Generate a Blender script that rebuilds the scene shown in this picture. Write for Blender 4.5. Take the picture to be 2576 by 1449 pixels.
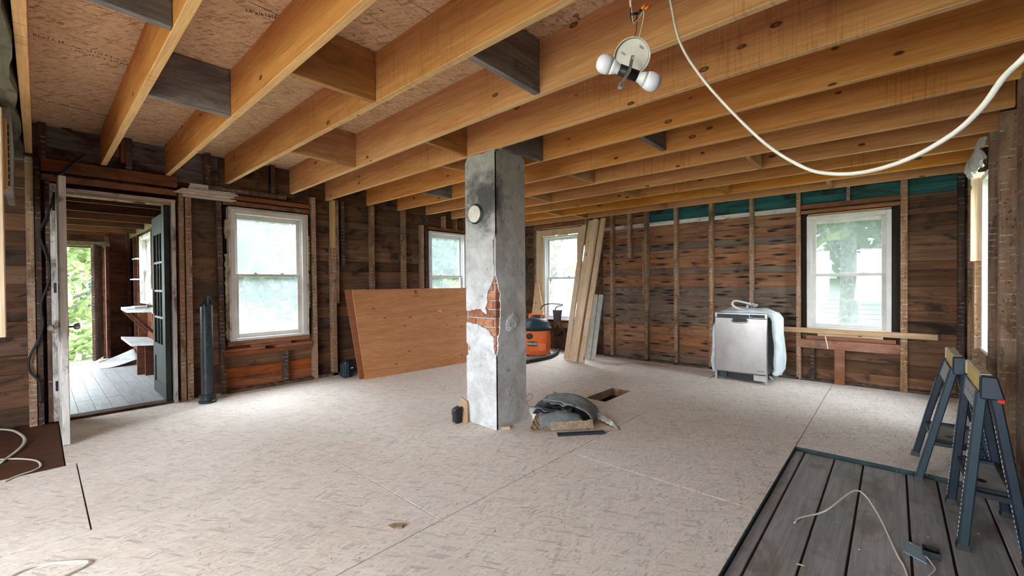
import bpy, bmesh, math, random
import numpy as np
from mathutils import Vector, Matrix
for o in list(bpy.data.objects): bpy.data.objects.remove(o)
SC = bpy.context.scene
COL = SC.collection
rnd = random.Random(7)

# ------------------------------------------------------------------ camera, sky, lights, exposure
W, H = 2576, 1449
FPX, YAW, PITCH, ROLL, EYE = 1071.0, math.radians(41.8865), math.radians(.5877), math.radians(-.4659), 1.25
_F = Vector((-math.sin(YAW)*math.cos(PITCH), math.cos(YAW)*math.cos(PITCH), -math.sin(PITCH)))
_r = Vector((math.cos(YAW), math.sin(YAW), 0)); _u = _r.cross(_F)
_r, _u = _r*math.cos(ROLL)+_u*math.sin(ROLL), _u*math.cos(ROLL)-_r*math.sin(ROLL)
cam_d = bpy.data.cameras.new('camera'); cam = bpy.data.objects.new('camera', cam_d); COL.objects.link(cam)
cam_d.sensor_width = 36; cam_d.lens = FPX/W*36; cam_d.clip_start = .02; cam_d.clip_end = 300
cam.matrix_world = Matrix(((_r.x, _u.x, -_F.x, 0), (_r.y, _u.y, -_F.y, 0), (_r.z, _u.z, -_F.z, EYE), (0, 0, 0, 1)))
SC.camera = cam
def at(px, py, **k):
    "the point where the sight line of a photo pixel meets the plane x=, y= or z="
    d = _F*FPX + _r*(px-W/2) - _u*(py-H/2)
    a, v = list(k.items())[0]; i = 'xyz'.index(a)
    c = Vector((0, 0, EYE)); return c + d*((v-c[i])/d[i])

SC.view_settings.view_transform = 'Standard'; SC.view_settings.look = 'None'
SC.view_settings.gamma = 1; SC.view_settings.use_curve_mapping = False
SC.view_settings.exposure = 0.62
SKY = 19.0
world = bpy.data.worlds.new('sky'); SC.world = world; world.use_nodes = True
bg = world.node_tree.nodes['Background']; bg.inputs[0].default_value = (.84, .935, 1, 1); bg.inputs[1].default_value = SKY
def area(name, loc, size, power, direction, color=(1, 1, 1)):
    l = bpy.data.lights.new(name, 'AREA'); l.shape = 'RECTANGLE'; l.size, l.size_y = size; l.energy = power; l.color = color
    o = bpy.data.objects.new(name, l); COL.objects.link(o); o.location = loc
    o.rotation_euler = Vector(direction).to_track_quat('-Z', 'Z').to_euler(); return o
# added fill lamps at openings in the unseen front wall behind the camera
area('fill_front_middle', (-2.2, -2.75, 1.4), (1.5, 1.5), 25, (0, 1, .0), (1, .985, .96))
area('fill_front_right', (-.3, -2.75, 1.4), (1.0, 1.5), 13, (-.1, 1, .0), (1, .985, .96))
def portal(name, loc, size, direction):
    o = area(name, loc, size, 1, direction); o.data.cycles.is_portal = True
portal('portal_window_1', (-5.98, 1.94, 1.38), (.85, 1.5), (1, 0, 0))
portal('portal_window_2', (-5.98, 4.80, 1.38), (.85, 1.5), (1, 0, 0))
portal('portal_window_3', (-4.55, 6.68, 1.36), (.95, 1.6), (0, -1, 0))
portal('portal_window_4', (-.42, 6.68, 1.36), (.85, 1.5), (0, -1, 0))
portal('portal_window_5', (.78, 5.40, 1.40), (.85, 1.6), (-1, 0, 0))
portal('portal_porch_door', (-10.35, .25, 1.0), (1.1, 2.0), (1, 0, 0))
portal('portal_porch_added_opening', (-8.3, -1.42, 1.5), (2.6, 1.1), (0, 1, 0))  # serves the unseen opening added for porch light
portal('portal_porch_window', (-8.9, 1.34, 1.5), (1.1, 1.1), (0, -1, 0))

# ------------------------------------------------------------------ mesh helpers
ORG = {}
class MB:
    def __init__(s): s.v = []; s.f = []
    def add(s, vs, fs):
        n = len(s.v); s.v += [tuple(v) for v in vs]; s.f += [tuple(i+n for i in f) for f in fs]; return s
    def box(s, x0, x1, y0, y1, z0, z1):
        return s.hexa([(x0,y0,z0),(x1,y0,z0),(x1,y1,z0),(x0,y1,z0),(x0,y0,z1),(x1,y0,z1),(x1,y1,z1),(x0,y1,z1)])
    def hexa(s, p): return s.add(p, [(3,2,1,0),(4,5,6,7),(0,1,5,4),(1,2,6,5),(2,3,7,6),(3,0,4,7)])
    def bar(s, a, b, w, t, side=(0,0,1)):
        "square-ended bar from a to b, w along side, t across it"
        a, b = Vector(a), Vector(b); d = (b-a).normalized(); sd = Vector(side); sd = (sd-d*sd.dot(d)).normalized(); q = d.cross(sd)
        c = [sd*(w/2*i)+q*(t/2*j) for i, j in ((-1,-1),(1,-1),(1,1),(-1,1))]
        return s.hexa([a+x for x in c]+[b+x for x in c])
    def prism(s, poly, vec):
        vec = Vector(vec); n = len(poly); p = [Vector(q) for q in poly]
        return s.add([*p, *[q+vec for q in p]], [tuple(range(n))[::-1], tuple(range(n, 2*n))]+[(i, (i+1)%n, (i+1)%n+n, i+n) for i in range(n)])
    def tube(s, pts, r, n=8, closed=False, flat=1):
        pts = [Vector(p) for p in pts]; m = len(pts); base = len(s.v); up = Vector((0,0,1)); q = None
        for i, p in enumerate(pts):
            d = (pts[min(i+1, m-1)]-pts[max(i-1, 0)]).normalized()
            if q is None: q = d.cross(up if abs(d.z) < .9 else Vector((1,0,0))).normalized()
            q = (q-d*q.dot(d)).normalized(); w = d.cross(q)
            rr = r[i] if isinstance(r, (list, tuple)) else r
            for k in range(n):
                a = 2*math.pi*k/n; s.v.append(tuple(p+q*math.cos(a)*rr+w*math.sin(a)*rr*flat))
        for i in range(m-1):
            for k in range(n):
                a = base+i*n+k; b = base+i*n+(k+1)%n; s.f.append((a, b, b+n, a+n))
        s.f.append(tuple(base+k for k in range(n))[::-1]); s.f.append(tuple(base+(m-1)*n+k for k in range(n))); return s
    def lathe(s, prof, c=(0,0,0), n=24, axis=(0,0,1), sx=1, sy=1):
        "profile of (radius, height) turned about axis through c"
        ax = Vector(axis).normalized(); q = ax.orthogonal().normalized() if abs(ax.z) < .99 else Vector((1,0,0)); w = ax.cross(q); c = Vector(c); base = len(s.v)
        for r, h in prof:
            for k in range(n):
                a = 2*math.pi*k/n; s.v.append(tuple(c+ax*h+q*math.cos(a)*r*sx+w*math.sin(a)*r*sy))
        for i in range(len(prof)-1):
            for k in range(n):
                a = base+i*n+k; b = base+i*n+(k+1)%n; s.f.append((a, b, b+n, a+n))
        s.f.append(tuple(base+k for k in range(n))[::-1]); s.f.append(tuple(base+(len(prof)-1)*n+k for k in range(n))); return s
    def sheet(s, fn, nu, nv, t):
        "a sheet fn(u,v)->point with thickness t"
        P = [[Vector(fn(i/nu, j/nv)) for j in range(nv+1)] for i in range(nu+1)]; base = len(s.v)
        Nn = {}
        for i in range(nu+1):
            for j in range(nv+1):
                a = P[min(i+1,nu)][j]-P[max(i-1,0)][j]; b = P[i][min(j+1,nv)]-P[i][max(j-1,0)]; Nn[i,j] = a.cross(b).normalized()
        I = lambda i, j, k: base+((i*(nv+1)+j)*2+k)
        for i in range(nu+1):
            for j in range(nv+1): s.v += [tuple(P[i][j]), tuple(P[i][j]-Nn[i,j]*t)]
        for i in range(nu):
            for j in range(nv):
                s.f += [(I(i,j,0),I(i+1,j,0),I(i+1,j+1,0),I(i,j+1,0)), (I(i,j+1,1),I(i+1,j+1,1),I(i+1,j,1),I(i,j,1))]
        for i in range(nu): s.f += [(I(i,0,0),I(i,0,1),I(i+1,0,1),I(i+1,0,0)), (I(i+1,nv,0),I(i+1,nv,1),I(i,nv,1),I(i,nv,0))]
        for j in range(nv): s.f += [(I(0,j+1,0),I(0,j+1,1),I(0,j,1),I(0,j,0)), (I(nu,j,0),I(nu,j,1),I(nu,j+1,1),I(nu,j+1,0))]
        return s
    def jitter(s, a, seed=1):
        r = random.Random(seed); s.v = [(x+r.uniform(-a,a), y+r.uniform(-a,a), z+r.uniform(-a,a)) for x, y, z in s.v]; return s
    def build(s, name, m, parent=None, smooth=False, bevel=0, kind=None, label=None):
        org = Vector(ORG.get(parent.name, (0,0,0))) if parent else Vector((0,0,0))
        me = bpy.data.meshes.new(name); me.from_pydata([tuple(Vector(v)-org) for v in s.v], [], s.f); me.materials.append(m)
        bm = bmesh.new(); bm.from_mesh(me); bmesh.ops.recalc_face_normals(bm, faces=bm.faces); bm.to_mesh(me); bm.free()
        if smooth:
            for p in me.polygons: p.use_smooth = True
        o = bpy.data.objects.new(name, me); COL.objects.link(o)
        if parent: o.parent = parent; ORG[o.name] = tuple(org)
        if bevel:
            b = o.modifiers.new('bevel', 'BEVEL'); b.width = bevel; b.segments = 1; b.limit_method = 'ANGLE'
        if kind: o['kind'] = kind
        if label: o['label'] = label
        return o
def B(*a): return MB().box(*a)
def tag(o, label, cat, group=None):
    o['label'] = label; o['category'] = cat
    if group: o['group'] = group
    return o
def thing(name, loc, label, cat, group=None, rz=0, local=False):
    o = bpy.data.objects.new(name, None); COL.objects.link(o); o.location = loc; o.rotation_euler.z = rz; o.empty_display_size = .1
    ORG[o.name] = (0,0,0) if local else tuple(loc); return tag(o, label, cat, group)
def struct(name, loc=(0,0,0)):
    o = bpy.data.objects.new(name, None); COL.objects.link(o); o.location = loc; o['kind'] = 'structure'; o.empty_display_size = .1; ORG[o.name] = tuple(loc); return o
def copy_tree(o, parent=None):
    c = o.copy(); COL.objects.link(c); c.parent = parent
    for ch in o.children: copy_tree(ch, c)
    return c
def spline(pts, n=8):
    "smooth path through the points"
    P = [Vector(p) for p in pts]; P = [P[0]*2-P[1]]+P+[P[-1]*2-P[-2]]; out = []
    for i in range(1, len(P)-2):
        for k in range(n):
            t = k/n; a, b, c, d = P[i-1:i+3]
            out.append(.5*((2*b)+(c-a)*t+(2*a-5*b+4*c-d)*t*t+(3*b-a-3*c+d)*t**3))
    return out+[P[-2]]

# ------------------------------------------------------------------ materials
class NT:
    def __init__(s, name):
        s.m = bpy.data.materials.new(name); s.m.use_nodes = True; s.t = s.m.node_tree; s.t.nodes.clear()
        s.out = s.t.nodes.new('ShaderNodeOutputMaterial')
    def n(s, typ, ins=None, **props):
        nd = s.t.nodes.new('ShaderNode'+typ)
        for k, v in props.items(): setattr(nd, k, v)
        for k, v in (ins or {}).items(): s.set(nd.inputs[k], v)
        return nd
    def set(s, sock, v):
        if isinstance(v, bpy.types.NodeSocket): s.t.links.new(v, sock)
        elif isinstance(v, tuple) and len(v) == 3 and sock.type == 'RGBA': sock.default_value = (*v, 1)
        else: sock.default_value = v
    def math(s, op, a, b=0.0, c=0.0, clamp=False):
        nd = s.n('Math', {0: a, 1: b, 2: c}, operation=op); nd.use_clamp = clamp; return nd.outputs[0]
    def mix(s, f, a, b, mode='MIX'):
        nd = s.n('Mix', data_type='RGBA', blend_type=mode); s.set(nd.inputs[0], f); s.set(nd.inputs[6], a); s.set(nd.inputs[7], b); return nd.outputs[2]
    def ramp(s, f, a, b): return s.n('MapRange', {0: f, 1: a, 2: b, 3: 0.0, 4: 1.0}, interpolation_type='SMOOTHSTEP').outputs[0]
    def coords(s, scale, rand=True, world=False, rot=(0,0,0)):
        c = s.n('NewGeometry').outputs['Position'] if world else s.n('TexCoord').outputs['Object']
        if rand:
            r = s.n('ObjectInfo').outputs['Random']
            c = s.n('VectorMath', {0: c, 1: s.n('VectorMath', {0: (37.0, 53.0, 71.0), 'Scale': r}, operation='SCALE').outputs[0]}, operation='ADD').outputs[0]
        if rot != (0,0,0): c = s.n('Mapping', {0: c, 'Rotation': rot}).outputs[0]
        return s.n('VectorMath', {0: c, 1: scale}, operation='MULTIPLY').outputs[0]
    def noise(s, v, scale=1, detail=4, rough=.55, dist=0): return s.n('TexNoise', {'Vector': v, 'Scale': scale, 'Detail': detail, 'Roughness': rough, 'Distortion': dist}).outputs[0]
    def voro(s, v, scale=1, out='Distance', feature='F1', rnd=1.0): return s.n('TexVoronoi', {'Vector': v, 'Scale': scale, 'Randomness': rnd}, feature=feature).outputs[out]
    def rand(s): return s.n('ObjectInfo').outputs['Random']
    def done(s, color, rough=.7, metal=0., bump=None, bstr=.3, bdist=.01, spec=.3, **k):
        ins = {'Base Color': color, 'Roughness': rough, 'Metallic': metal, 'Specular IOR Level': spec}
        if bump is not None: ins['Normal'] = s.n('Bump', {'Height': bump, 'Strength': bstr, 'Distance': bdist}).outputs[0]
        ins.update(k); p = s.n('BsdfPrincipled', ins); s.t.links.new(p.outputs[0], s.out.inputs[0]); return s.m
def axv(ax, along, across): return tuple(along if c == ax else across for c in 'xyz')
def wood(name, ax, a, b, var=.18, stain=None, stain_amt=0., nails=False, knots=0., knotcol=(.08,.03,.01), rough=.7, dust=0., saw=False, marks=0., grainscale=1.0, alt=None, alt_amt=0.):
    t = NT(name); g = grainscale
    n1 = t.noise(t.coords(axv(ax, .9*g, 11*g)), 1.6, 5, .6, .9); col = t.mix(t.ramp(n1, .3, .7), a, b)
    n2 = t.noise(t.coords(axv(ax, 4*g, 130*g)), 1, 3, .6); col = t.mix(1.0, col, t.n('MapRange', {0: n2, 1: .3, 2: .7, 3: .80, 4: 1.1}).outputs[0], 'MULTIPLY')
    if alt is not None: col = t.mix(t.math('MULTIPLY', t.ramp(t.math('FRACT', t.math('MULTIPLY', t.rand(), 7.31)), .45, .75), alt_amt), col, alt)
    if stain is not None:
        s1 = t.noise(t.coords(axv(ax, 2.2, 4.5)), 1.3, 6, .65, .6); col = t.mix(t.math('MULTIPLY', t.ramp(s1, .50, .66), stain_amt), col, stain)
    if knots:
        v = t.voro(t.coords(axv(ax, 3.4, 7)), 1.0); col = t.mix(t.math('MULTIPLY', t.math('SUBTRACT', 1.0, t.ramp(v, .13*knots, .20*knots)), t.n('MapRange', {0: v, 1: .04*knots, 2: .12*knots, 3: .5, 4: 1.}).outputs[0]), col, knotcol)
    if nails:
        v = t.math('ADD', t.voro(t.coords(axv(ax, 3.3, 19)), 1.0), t.math('MULTIPLY', t.math('SUBTRACT', t.noise(t.coords(axv(ax, 8, 60)), 1, 3), .5), .25)); w = t.noise(t.coords(axv(ax, 2.5, 2.5)), 1.0, 2)
        col = t.mix(t.math('MULTIPLY', t.math('SUBTRACT', 1.0, t.ramp(v, .15, .44)), t.ramp(w, .40, .50)), col, (.018,.014,.014))
    if saw:
        sw = t.noise(t.coords(axv(ax, 70, 3)), 1, 2, .5, .6); pa = t.noise(t.coords((1.1,1.1,1.1)), 1, 3); col = t.mix(t.math('MULTIPLY', t.ramp(sw, .50, .64), t.math('MULTIPLY', t.ramp(pa, .5, .62), .45)), col, tuple(c*f for c, f in zip(a, (.55,.38,.25))))
    if dust: col = t.mix(t.math('MULTIPLY', t.ramp(t.noise(t.coords((3,3,3)), 1.5, 6, .7), .4, .75), dust), col, (.62,.55,.48))
    if marks:
        z = t.n('SeparateXYZ', {0: t.coords((1,1,1))}).outputs['XYZ'.index(ax.upper())]
        fr = t.math('FRACT', t.math('MULTIPLY', z, 22.0)); bnd = t.math('SUBTRACT', 1.0, t.ramp(t.math('ABSOLUTE', t.math('SUBTRACT', fr, .5)), .05, .14))
        mk = t.math('MULTIPLY', bnd, t.ramp(t.noise(t.coords((14,14,14)), 1, 4, .7), .50, .60)); col = t.mix(t.math('MULTIPLY', mk, marks), col, (.62,.57,.50))
        sp = t.voro(t.coords((28,28,28)), 1.0); col = t.mix(t.math('MULTIPLY', t.math('SUBTRACT', 1.0, t.ramp(sp, .12, .22)), .8), col, (.04,.025,.018))
    hv = t.n('HueSaturation', {'Color': col, 'Value': t.n('MapRange', {0: t.rand(), 1: 0., 2: 1., 3: 1-var, 4: 1+var}).outputs[0], 'Saturation': t.n('MapRange', {0: t.math('FRACT', t.math('MULTIPLY', t.rand(), 13.7)), 3: .9, 4: 1.08}).outputs[0]})
    return t.done(hv.outputs[0], rough, bump=n2, bstr=.35, bdist=.004, spec=.2)
def plain(name, c, rough=.5, metal=0., mott=.12, scale=12, spec=.4, **k):
    t = NT(name); n = t.noise(t.coords((1,1,1), False), scale, 5, .6)
    col = t.mix(t.ramp(n, .3, .7), tuple(x*(1-mott) for x in c), tuple(min(1, x*(1+mott)) for x in c)); return t.done(col, rough, metal, bump=n, bstr=.08, bdist=.002, spec=spec, **k)
def osb(name, base, dark, light, dustcol, dust, contrast=1.0, glue=None):
    t = NT(name); col = None
    cell = []
    for i, (rz, sc) in enumerate(((.20, (80, 11, 1)), (-.40, (66, 10, 1)), (1.05, (80, 13, 1)))):
        c = t.coords((1,1,1), True, rot=(0,0,rz)); d = t.n('VectorMath', {0: c, 1: t.n('VectorMath', {0: t.n('TexNoise', {'Vector': c, 'Scale': 4.0, 'Detail': 3.0}).outputs[1], 'Scale': .05}, operation='SCALE').outputs[0]}, operation='ADD').outputs[0]
        d = t.n('VectorMath', {0: d, 1: sc}, operation='MULTIPLY').outputs[0]
        vor = t.n('TexVoronoi', {'Vector': d, 'Scale': 1.0}, feature='F1'); r = t.n('SeparateColor', {0: vor.outputs['Color']}).outputs
        c1 = t.mix(r[0], tuple(base), tuple(light)); c1 = t.mix(t.math('MULTIPLY', t.ramp(r[1], .80, 1.0), .8*contrast), c1, tuple(dark))
        if col is None: col = c1
        else: col = t.mix(t.ramp(r[2], .45, .55), col, c1)
    fl = t.noise(t.coords((95, 13, 1), True, rot=(0,0,.12)), 1.3, 4, .6, 1.2); col = t.mix(t.math('MULTIPLY', t.ramp(fl, .56, .65), .9*contrast), col, tuple(x*.32 for x in dark))
    if glue: col = t.mix(t.math('MULTIPLY', t.ramp(t.noise(t.coords((2, 2, 2)), 1, 4), .5, .7), .5), col, glue)
    if dust:
        dn = t.noise(t.coords((1.2,1.2,1.2), False, True), 1.0, 6, .62); col = t.mix(t.n('MapRange', {0: dn, 1: .35, 2: .65, 3: dust*.70, 4: dust}).outputs[0], col, dustcol)
        d3 = t.noise(t.coords((.7,.7,.7), False, True), 1.0, 5, .6); col = t.mix(t.math('MULTIPLY', t.ramp(d3, .52, .68), .22), col, (.42,.33,.27))
        ch = t.voro(t.coords((30, 7, 1), True, rot=(0,0,.9)), 1.0); col = t.mix(t.math('MULTIPLY', t.math('SUBTRACT', 1.0, t.ramp(ch, .06, .16)), .55), col, (.92,.86,.80))
        sp = t.voro(t.coords((26, 26, 1), False, True), 1.0); col = t.mix(t.math('SUBTRACT', 1.0, t.ramp(sp, .035, .075)), col, (.16,.11,.08))
    return t.done(col, .78, bump=fl, bstr=.25, bdist=.003, spec=.25)

M = {}
M['joist_x'] = wood('new_joist_fir', 'x', (.66,.30,.098), (.54,.205,.052), .13, knots=.62, saw=True, rough=.65)
M['joist_lit_edge'] = wood('new_joist_fir_lit_edge', 'x', (.80,.50,.22), (.68,.39,.16), .10, knots=.35, saw=True, rough=.7)  # joist bottoms: floor bounce painted as a lighter tone, plus sawn edge colour
M['block_new'] = wood('new_blocking_fir', 'y', (.56,.29,.12), (.42,.19,.07), .15, stain=(.12,.08,.06), stain_amt=.35, knots=.5)
M['block_old'] = wood('grey_blocking', 'y', (.27,.245,.24), (.15,.13,.13), .2, stain=(.05,.04,.04), stain_amt=.5)
M['beam_old'] = wood('grey_rough_beam', 'x', (.21,.18,.13), (.11,.095,.07), .1, stain=(.05,.04,.03), stain_amt=.6)
M['sheath_l'] = wood('left_sheathing', 'y', (.185,.090,.045), (.095,.045,.024), .42, stain=(.018,.013,.011), stain_amt=.92, nails=False, alt=(.07,.05,.038), alt_amt=.6)
M['sheath_red'] = wood('red_sheathing', 'y', (.42,.115,.035), (.27,.07,.022), .25, stain=(.04,.02,.014), stain_amt=.6, nails=False)
M['sheath_b'] = wood('back_sheathing', 'x', (.37,.175,.088), (.22,.10,.052), .16, stain=(.05,.03,.022), stain_amt=.4, nails=True)
M['sheath_g'] = wood('grey_sheathing', 'x', (.22,.155,.115), (.15,.105,.078), .12, stain=(.04,.028,.022), stain_amt=.5, nails=True)
M['sheath_up'] = wood('grey_stained_sheathing', 'y', (.26,.225,.215), (.13,.10,.095), .3, stain=(.06,.03,.02), stain_amt=1.0)
M['sheath_d'] = wood('dark_back_sheathing', 'x', (.20,.095,.046), (.10,.046,.024), .40, stain=(.018,.013,.011), stain_amt=.85)
M['sheath_r'] = wood('right_sheathing', 'y', (.075,.018,.008), (.04,.010,.005), .2, stain=(.012,.008,.006), stain_amt=.6)
M['teal'] = wood('teal_painted_board', 'x', (.030,.125,.122), (.018,.075,.078), .3, stain=(.022,.022,.020), stain_amt=1.0)
M['whiteboard'] = wood('white_painted_board', 'x', (.80,.77,.73), (.62,.58,.54), .06, stain=(.14,.09,.06), stain_amt=.7)
M['whitelath'] = wood('white_chipped_lath', 'y', (.72,.65,.60), (.56,.49,.44), .12, stain=(.22,.12,.07), stain_amt=.75)
M['whitewood'] = wood('white_peeling_paint', 'z', (.78,.75,.71), (.62,.58,.54), .08, stain=(.16,.11,.08), stain_amt=.9)
M['stud'] = wood('old_stud', 'z', (.36,.205,.115), (.22,.12,.062), .2, stain=(.06,.032,.018), stain_amt=.7, dust=.22, marks=.55)
M['stud_dark'] = wood('dark_stud', 'z', (.10,.052,.032), (.05,.028,.02), .3, stain=(.012,.012,.014), stain_amt=.8, dust=.08, marks=.35)
M['stud_new'] = wood('new_stud', 'z', (.60,.40,.17), (.50,.30,.12), .08, knots=.4)
M['red_y'] = wood('red_header_board', 'y', (.30,.10,.040), (.19,.06,.025), .25, stain=(.06,.03,.02), stain_amt=.6, dust=.1)
M['brown_x'] = wood('brown_framing_board', 'x', (.30,.12,.058), (.18,.07,.036), .25, stain=(.05,.025,.018), stain_amt=.6, dust=.1)
M['brown_y'] = wood('brown_floor_board', 'y', (.13,.050,.026), (.075,.03,.017), .2, stain=(.05,.025,.018), stain_amt=.6)
M['tan_x'] = wood('tan_board', 'x', (.52,.33,.17), (.40,.24,.11), .1, knots=.5, dust=.15)
M['tan_z'] = wood('tan_upright_board', 'z', (.76,.57,.39), (.64,.45,.28), .1, knots=.55, knotcol=(.2,.1,.05))
M['white_z'] = plain('white_board', (.60,.62,.60), .5)
M['ply'] = wood('fir_plywood', 'y', (.56,.26,.12), (.46,.195,.08), .05, knots=.45, knotcol=(.17,.055,.02), grainscale=.8)
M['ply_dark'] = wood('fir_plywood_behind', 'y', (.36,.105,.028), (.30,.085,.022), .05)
M['ply_tan'] = wood('tan_plywood', 'y', (.52,.34,.20), (.45,.28,.15), .05, knots=.8, knotcol=(.2,.1,.05))
M['ply_edge'] = plain('plywood_edge', (.62,.46,.30), .7)
M['osb_c'] = osb('ceiling_osb', (.60,.37,.21), (.33,.17,.08), (.74,.50,.31), (.6,.5,.4), 0.0)
M['osb_f'] = osb('dusty_floor_osb', (.72,.54,.41), (.25,.17,.125), (.90,.76,.63), (.90,.88,.86), .56, 1.0)
M['oldplank'] = wood('grey_old_floor_plank', 'y', (.40,.395,.405), (.27,.26,.265), .14, stain=(.17,.125,.095), stain_amt=.6, dust=.12, rough=.48)
M['porchfloor'] = wood('painted_porch_plank', 'x', (.40,.41,.42), (.33,.335,.345), .05, stain=(.25,.24,.23), stain_amt=.4, rough=.45)
M['porchwood'] = wood('porch_framing', 'y', (.20,.070,.032), (.11,.04,.02), .3, stain=(.02,.014,.01), stain_amt=.7)
M['porchtan'] = wood('porch_tan_board', 'x', (.30,.22,.12), (.2,.14,.08), .2, stain=(.05,.03,.02), stain_amt=.5)
M['black'] = plain('black_plastic', (.012,.013,.015), .45)
M['navy'] = plain('dark_blue_plastic', (.008,.019,.033), .45, mott=.25)
M['slate'] = plain('slate_blue_plastic', (.018,.038,.052), .45)
M['platemetal'] = plain('pale_blue_metal', (.22,.32,.38), .45)
M['orange'] = plain('orange_plastic', (.74,.15,.035), .38, mott=.05)
M['greyp'] = plain('grey_plastic', (.34,.36,.37), .5)
M['yellow'] = plain('yellow_plastic', (.66,.50,.17), .5)
M['cream'] = plain('cream_plastic', (.55,.48,.34), .55, mott=.2)
M['red'] = plain('red_plastic', (.5,.03,.015), .4)
M['cable'] = plain('white_cable', (.66,.63,.55), .45, mott=.04)
M['white'] = plain('white_paint', (.66,.64,.62), .45, mott=.05)
M['winpaint'] = plain('window_paint', (.60,.565,.535), .5, mott=.10, scale=5)
M['vinyl'] = plain('white_vinyl', (.64,.65,.665), .4, mott=.03)
M['iron'] = plain('cast_iron', (.030,.036,.042), .42, .35, mott=.4, scale=20)
M['steel'] = plain('dull_steel', (.42,.41,.38), .4, .8)
M['porcelain'] = plain('aged_white_metal', (.74,.70,.61), .4, mott=.12)
M['bulb'] = plain('frosted_bulb', (.78,.76,.82), .25, mott=.02)
M['bulbneck'] = plain('bulb_neck', (.80,.80,.79), .4, mott=.03)
M['wnut'] = plain('orange_wire_nut', (.9,.22,.02), .4)
M['blanket'] = plain('insulation_blanket', (.62,.70,.72), .9, mott=.12, scale=9)
M['felt'] = plain('grey_roof_felt', (.23,.255,.262), .75, mott=.25, scale=14)
M['feltdark'] = plain('black_roof_felt', (.028,.034,.042), .7, mott=.3, scale=14)
M['pad'] = plain('tan_carpet_pad', (.36,.26,.18), .95, mott=.25, scale=30)
M['tanpaper'] = plain('kraft_paper', (.42,.30,.18), .8, mott=.2)
M['foil'] = plain('crumpled_foil', (.86,.88,.89), .38, .55, mott=.15, scale=25)
M['foam'] = plain('yellow_foam', (.42,.35,.20), .95, mott=.45, scale=14)
M['cloth'] = plain('brown_cloth', (.075,.052,.048), .95, mott=.3)
M['brick'] = (lambda t: t.done(t.n('HueSaturation', {'Color': t.mix(t.ramp(t.noise(t.coords((1,1,1)), 22, 6, .7), .35, .7), (.34,.12,.055), (.52,.25,.15)), 'Value': t.n('MapRange', {0: t.rand(), 3: .62, 4: 1.25}).outputs[0]}).outputs[0], .95, bump=t.noise(t.coords((1,1,1)), 60, 5), bstr=.6, bdist=.006))(NT('brick'))
M['mortar'] = plain('mortar', (.46,.42,.38), .95, mott=.25, scale=40)
M['siding'] = plain('white_siding', (.24,.26,.27), .6, mott=.03)
M['roofing'] = plain('grey_roofing', (.07,.085,.10), .8)
M['bark'] = plain('tree_bark', (.10,.10,.10), .95, mott=.4, scale=20)
M['dirt'] = plain('wood_dust', (.42,.34,.26), .95, mott=.3)
M['void'] = plain('dark_underside_gap_shade', (.03,.022,.018), .95)
M['edgeseal'] = plain('teal_edge_sealer', (.030,.055,.062), .85, mott=.3)
M['ink'] = plain('stamp_ink', (.07,.045,.035), .9)
M['paperlab'] = plain('paper_label', (.62,.60,.58), .6)
M['blackrub'] = plain('black_rubber', (.015,.016,.018), .6)
M['greendoor'] = plain('dark_green_paint', (.022,.030,.025), .55, mott=.35)
M['lightgreen'] = plain('pale_muntin_paint', (.20,.25,.21), .5)
M['seatp'] = plain('worn_white_paint', (.50,.52,.52), .5, mott=.25, scale=8)
def _stain_steel():
    t = NT('brushed_stainless'); n = t.noise(t.coords((2, 2, 180)), 1, 3); s = t.noise(t.coords((3,3,2)), 1.5, 5)
    c = t.mix(t.ramp(s, .35, .7), (.36,.325,.31), (.46,.43,.42)); return t.done(c, .30, .85, bump=n, bstr=.05, bdist=.001, spec=.5)
M['stainless'] = _stain_steel()
def _plaster():
    t = NT('old_white_plaster'); n = t.noise(t.coords((1,1,1), False), 4.5, 9, .72, .3); f = t.noise(t.coords((1,1,.6), False), 30, 8, .75)
    c = t.mix(t.ramp(n, .35, .68), (.50,.49,.48), (.76,.77,.78))
    z = t.n('SeparateXYZ', {0: t.n('NewGeometry').outputs['Position']}).outputs
    c = t.mix(t.math('MULTIPLY', t.ramp(z[2], 1.0, 2.3), .55), c, (.27,.235,.20), 'MIX')
    c = t.mix(t.math('MULTIPLY', t.ramp(f, .57, .66), .8), c, (.14,.105,.08)); f2 = t.noise(t.coords((1,1,1.6), False), 7, 8, .75); c = t.mix(t.math('MULTIPLY', t.ramp(f2, .55, .68), .35), c, (.22,.19,.16))
    sc = t.n('VectorMath', {0: t.n('VectorMath', {0: t.n('NewGeometry').outputs['Position'], 1: (2.66, -2.60, -1.98)}, operation='ADD').outputs[0], 1: (1.0, 1.4, 1.0)}, operation='MULTIPLY').outputs[0]
    d = t.n('VectorMath', {0: sc}, operation='LENGTH').outputs['Value']
    d2 = t.math('ADD', d, t.math('MULTIPLY', t.math('SUBTRACT', t.noise(t.coords((1,1,1), False), 9, 6, .7), .5), .55))
    c = t.mix(t.math('MULTIPLY', t.math('SUBTRACT', 1.0, t.ramp(d2, .08, .34)), .86), c, (.045,.042,.040))
    return t.done(c, .85, bump=t.math('ADD', n, t.math('MULTIPLY', f, .6)), bstr=.55, bdist=.012, spec=.2)
M['plaster'] = _plaster()
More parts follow.
